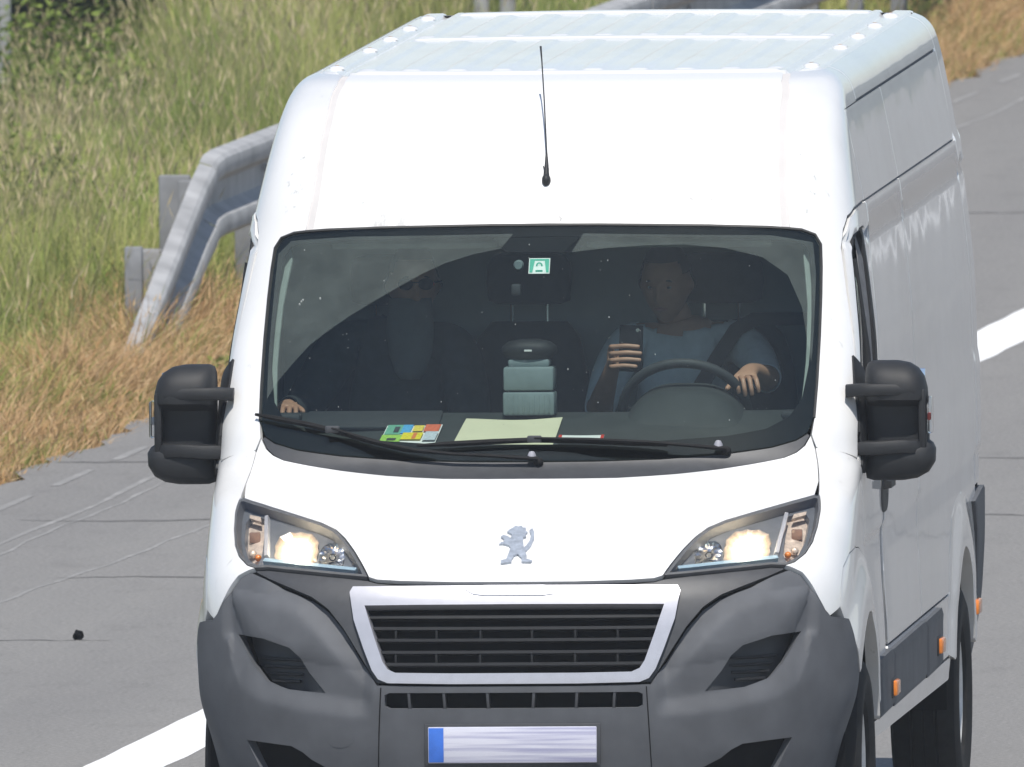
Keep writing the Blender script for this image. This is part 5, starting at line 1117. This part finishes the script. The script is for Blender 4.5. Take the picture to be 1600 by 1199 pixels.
# passenger
N_, E_ = seated(-0.53, 0.05, 0.02)
N_.update({'lsh': ((-0.35, 2.0, 1.62), 0.075), 'larm': ((-0.30, 1.92, 1.44), 0.060), 'lelb': ((-0.29, 1.80, 1.30), 0.048), 'lfore': ((-0.34, 1.68, 1.24), 0.042), 'lwri': ((-0.40, 1.58, 1.20), 0.028), 'lpalm': ((-0.43, 1.53, 1.19), (0.034, 0.018)), 'lknu': ((-0.455, 1.495, 1.185), (0.036, 0.015)),
  'rsh': ((-0.71, 2.0, 1.62), 0.075), 'rarm': ((-0.785, 1.90, 1.48), 0.060), 'relb': ((-0.825, 1.78, 1.42), 0.048), 'rfore': ((-0.835, 1.64, 1.43), 0.042), 'rwri': ((-0.835, 1.52, 1.445), 0.028), 'rpalm': ((-0.83, 1.45, 1.455), (0.036, 0.018)), 'rknu': ((-0.825, 1.41, 1.452), (0.038, 0.015))})
E_ += [('collar', 'lsh'), ('lsh', 'larm'), ('larm', 'lelb'), ('lelb', 'lfore'), ('lfore', 'lwri'), ('lwri', 'lpalm'), ('lpalm', 'lknu'), ('collar', 'rsh'), ('rsh', 'rarm'), ('rarm', 'relb'), ('relb', 'rfore'), ('rfore', 'rwri'), ('rwri', 'rpalm'), ('rpalm', 'rknu')]
for i, (fx, L_) in enumerate(((-0.030, 0.85), (-0.009, 1.0), (0.012, 0.97), (0.032, 0.8))):
    chain(N_, E_, 'rknu', [(-0.825+fx, 1.39, 1.452), (-0.824+fx, 1.39-0.035*L_, 1.450), (-0.823+fx, 1.39-0.058*L_, 1.440), (-0.823+fx, 1.39-0.07*L_, 1.425)], f'rf{i}', 0.0095, 0.0075)
    chain(N_, E_, 'lknu', [(-0.46+0.4*fx, 1.48+fx*0.7, 1.185), (-0.475+0.4*fx, 1.445+fx*0.7, 1.18), (-0.488+0.4*fx, 1.42+fx*0.7, 1.168), (-0.49+0.4*fx, 1.405+fx*0.7, 1.15)], f'lf{i}', 0.0095, 0.0075)
chain(N_, E_, 'rpalm', [(-0.795, 1.43, 1.452), (-0.778, 1.40, 1.445), (-0.77, 1.375, 1.438)], 'rth', 0.011, 0.008); chain(N_, E_, 'lpalm', [(-0.42, 1.50, 1.215), (-0.44, 1.47, 1.225), (-0.455, 1.445, 1.225)], 'lth', 0.011, 0.008)
psg, psgb = person((-0.53, 2.0, 1.0), 'bearded person in dark clothing in the passenger seat beside the side window', N_, E_, (-0.475, 1.945, 1.808), radians(12), 'hair', [('jacket', lambda v: v.z < 1.70 and (v.y > 1.50 or v.z < 1.15), 'jacket', 0.012)], None, None)
mb = MB(); R = []
for z_, hx, hy, cy in ((1.770, 0.066, 0.03, 1.885), (1.735, 0.070, 0.045, 1.870), (1.70, 0.074, 0.045, 1.868), (1.65, 0.074, 0.04, 1.862), (1.59, 0.066, 0.030, 1.858), (1.54, 0.05, 0.02, 1.855), (1.515, 0.03, 0.008, 1.852)): R.append(sect(-0.478, cy, hx, hy, z_, 20, 2.2))
mb.loft(R).obj('beard', 'beard', psgb, sharp=70)
e = MB()
for sx in (-1, 1): e.ball((-0.457+sx*0.032, 1.838, 1.815), 0.024, 14, 9, (1, 0.35, 0.8))
e.tube([(-0.49, 1.838, 1.82), (-0.425, 1.838, 1.82)], 0.003, 6); e.tube([(-0.40, 1.85, 1.82), (-0.385, 1.94, 1.82)], 0.003, 6); e = e.obj('sunglasses', 'phone', psgb); MB().box((-0.404, 1.845, 1.815), (0.010, 0.012, 0.010), 0.003).obj('red_glint', 'redlens', e)  # small red block stands in for a red glint

# ------------------------------------------------------------------ things lying on the dashboard
def dz(y_): return float(np.interp(y_, [0.86, 1.0, 1.15, 1.26], [1.342, 1.380, 1.421, 1.440]))
dv = empty('dash_device', (-0.045, 1.20, 1.43), 'grey two-tier box topped by a dark oval pod on the dashboard', 'device')
mb = MB()
for k in range(2): mb.box((-0.045, 1.20, 1.472+0.078*k), (0.162-0.004*k, 0.10, 0.074), 0.008)
mb.obj('body', 'boxgrey', dv)
for k in range(9): MB().box((-0.109+0.016*k, 1.148, 1.472), (0.005, 0.004, 0.055), 0.001).obj('rib', 'boxgrey', dv)
MB().box((-0.045, 1.20, 1.598), (0.13, 0.07, 0.026), 0.008).obj('neck', 'boxgrey', dv)
pod = MB().loft([sect(-0.045, 1.20, hx, hy, z_, 28, 2.4) for z_, hx, hy in ((1.604, 0.035, 0.02), (1.612, 0.070, 0.04), (1.632, 0.088, 0.052), (1.650, 0.085, 0.05), (1.664, 0.066, 0.04), (1.672, 0.03, 0.02))]).obj('pod', 'black', dv, sharp=70)
MB().box((-0.045, 1.1475, 1.638), (0.024, 0.002, 0.006), 0.001).obj('pod_mark', 'whitepaper', pod)
def sheet(name, corners, mat, label, cat, lift=0.006, curl=0.006, n_=9):
    V = []; F = []; A, B_, C_, D_ = [Vector(c) for c in corners]    # front-left, front-right, back-right, back-left (x, y)
    for i in range(n_):
        for j in range(n_):
            u, w_ = j/(n_-1), i/(n_-1); p = (A*(1-u)+B_*u)*(1-w_)+(D_*(1-u)+C_*u)*w_
            V.append((p.x, p.y, dz(p.y)+lift+curl*(0.5+0.5*sin(u*5+w_*2))*(0.3+w_)+0.12*(p.x/0.85)**2*0))
    k = len(V); V += [(a, b_, c-0.0012) for a, b_, c in V]
    for i in range(n_-1):
        for j in range(n_-1): q = i*n_+j; F.append((q, q+1, q+n_+1, q+n_)); F.append((k+q, k+q+n_, k+q+n_+1, k+q+1))
    for j in range(n_-1):
        F.append((j, k+j, k+j+1, j+1)); t = (n_-1)*n_+j; F.append((t, t+1, k+t+1, k+t)); F.append((j*n_, (j+1)*n_, k+(j+1)*n_, k+j*n_)); t = j*n_+n_-1; F.append((t, k+t, k+t+n_, t+n_))
    o = mk(name, V, F, mat, None, True, 60); tag(o, label, cat); return o
sheet('paper_sheet', [(-0.262, 0.90), (0.052, 0.90), (0.062, 1.14), (-0.238, 1.13)], 'paper', 'buff paper sheet lying across the middle of the dashboard', 'paper')
mg = sheet('magazine', [(-0.492, 0.915), (-0.318, 0.915), (-0.308, 1.09), (-0.480, 1.08)], 'whitepaper', 'colourful printed leaflet on the passenger side of the dashboard', 'magazine', curl=0.002)
cols = [((0.16, 0.42, 0.30), 0.02, 0.30, 0.45, 1.0), ((0.10, 0.40, 0.72), 0.30, 0.47, 0.5, 1.0), ((0.80, 0.62, 0.10), 0.50, 0.68, 0.62, 0.95), ((0.72, 0.16, 0.08), 0.70, 0.97, 0.60, 1.0), ((0.35, 0.60, 0.10), 0.0, 0.36, 0.0, 0.40), ((0.82, 0.66, 0.03), 0.36, 0.72, 0.12, 0.52), ((0.75, 0.22, 0.06), 0.55, 0.62, 0.15, 0.50), ((0.06, 0.07, 0.08), 0.17, 0.26, 0.55, 0.85), ((0.05, 0.06, 0.05), 0.12, 0.28, 0.05, 0.18), ((0.55, 0.60, 0.66), 0.76, 0.99, 0.05, 0.55)]
for cc, u0, u1, w0, w1_ in cols:
    V = []
    for u, w_ in ((u0, w0), (u1, w0), (u1, w1_), (u0, w1_)):
        x = -0.492*(1-u)-0.318*u+0.012*w_; y_ = 0.916+0.165*w_; V.append((x, y_, dz(y_)+0.0105+0.0006*len(V)*0+0.0004*cols.index((cc, u0, u1, w0, w1_))))
    mk('printed_patch', V, [(0, 1, 2, 3)], simple('print', cc, 0.6, var=0.2, vs=120), mg, smooth=False)
cd = sheet('card', [(0.066, 0.905), (0.207, 0.905), (0.207, 0.965), (0.070, 0.965)], 'whitepaper', 'small white card with red ends on the dashboard', 'card', lift=0.012, curl=0.001)
for x in (0.066, 0.197): MB().box((x+0.005, 0.935, dz(0.935)+0.015), (0.010, 0.055, 0.002), 0.0005, Quaternion((1, 0, 0), radians(15))).obj('red_edge', 'redlens', cd)

# ------------------------------------------------------------------ summer air between the bridge and the van
m = bpy.data.materials.new('haze_air'); m.use_nodes = True; n = m.node_tree.nodes; l = m.node_tree.links; n.remove(n['Principled BSDF'])
pv = n.new('ShaderNodeVolumePrincipled'); pv.inputs['Color'].default_value = (0.93, 0.96, 1.0, 1); pv.inputs['Density'].default_value = 0.00035; pv.inputs['Anisotropy'].default_value = 0.2
l.new(pv.outputs[0], n['Material Output'].inputs['Volume'])
hz = MB().box((0, 2600, 29.0), (6100, 6100, 60.0)).obj('haze', m, None, smooth=False, sharp=None); hz['kind'] = 'stuff'; hz['label'] = 'thin summer haze over the road'; hz['category'] = 'haze'
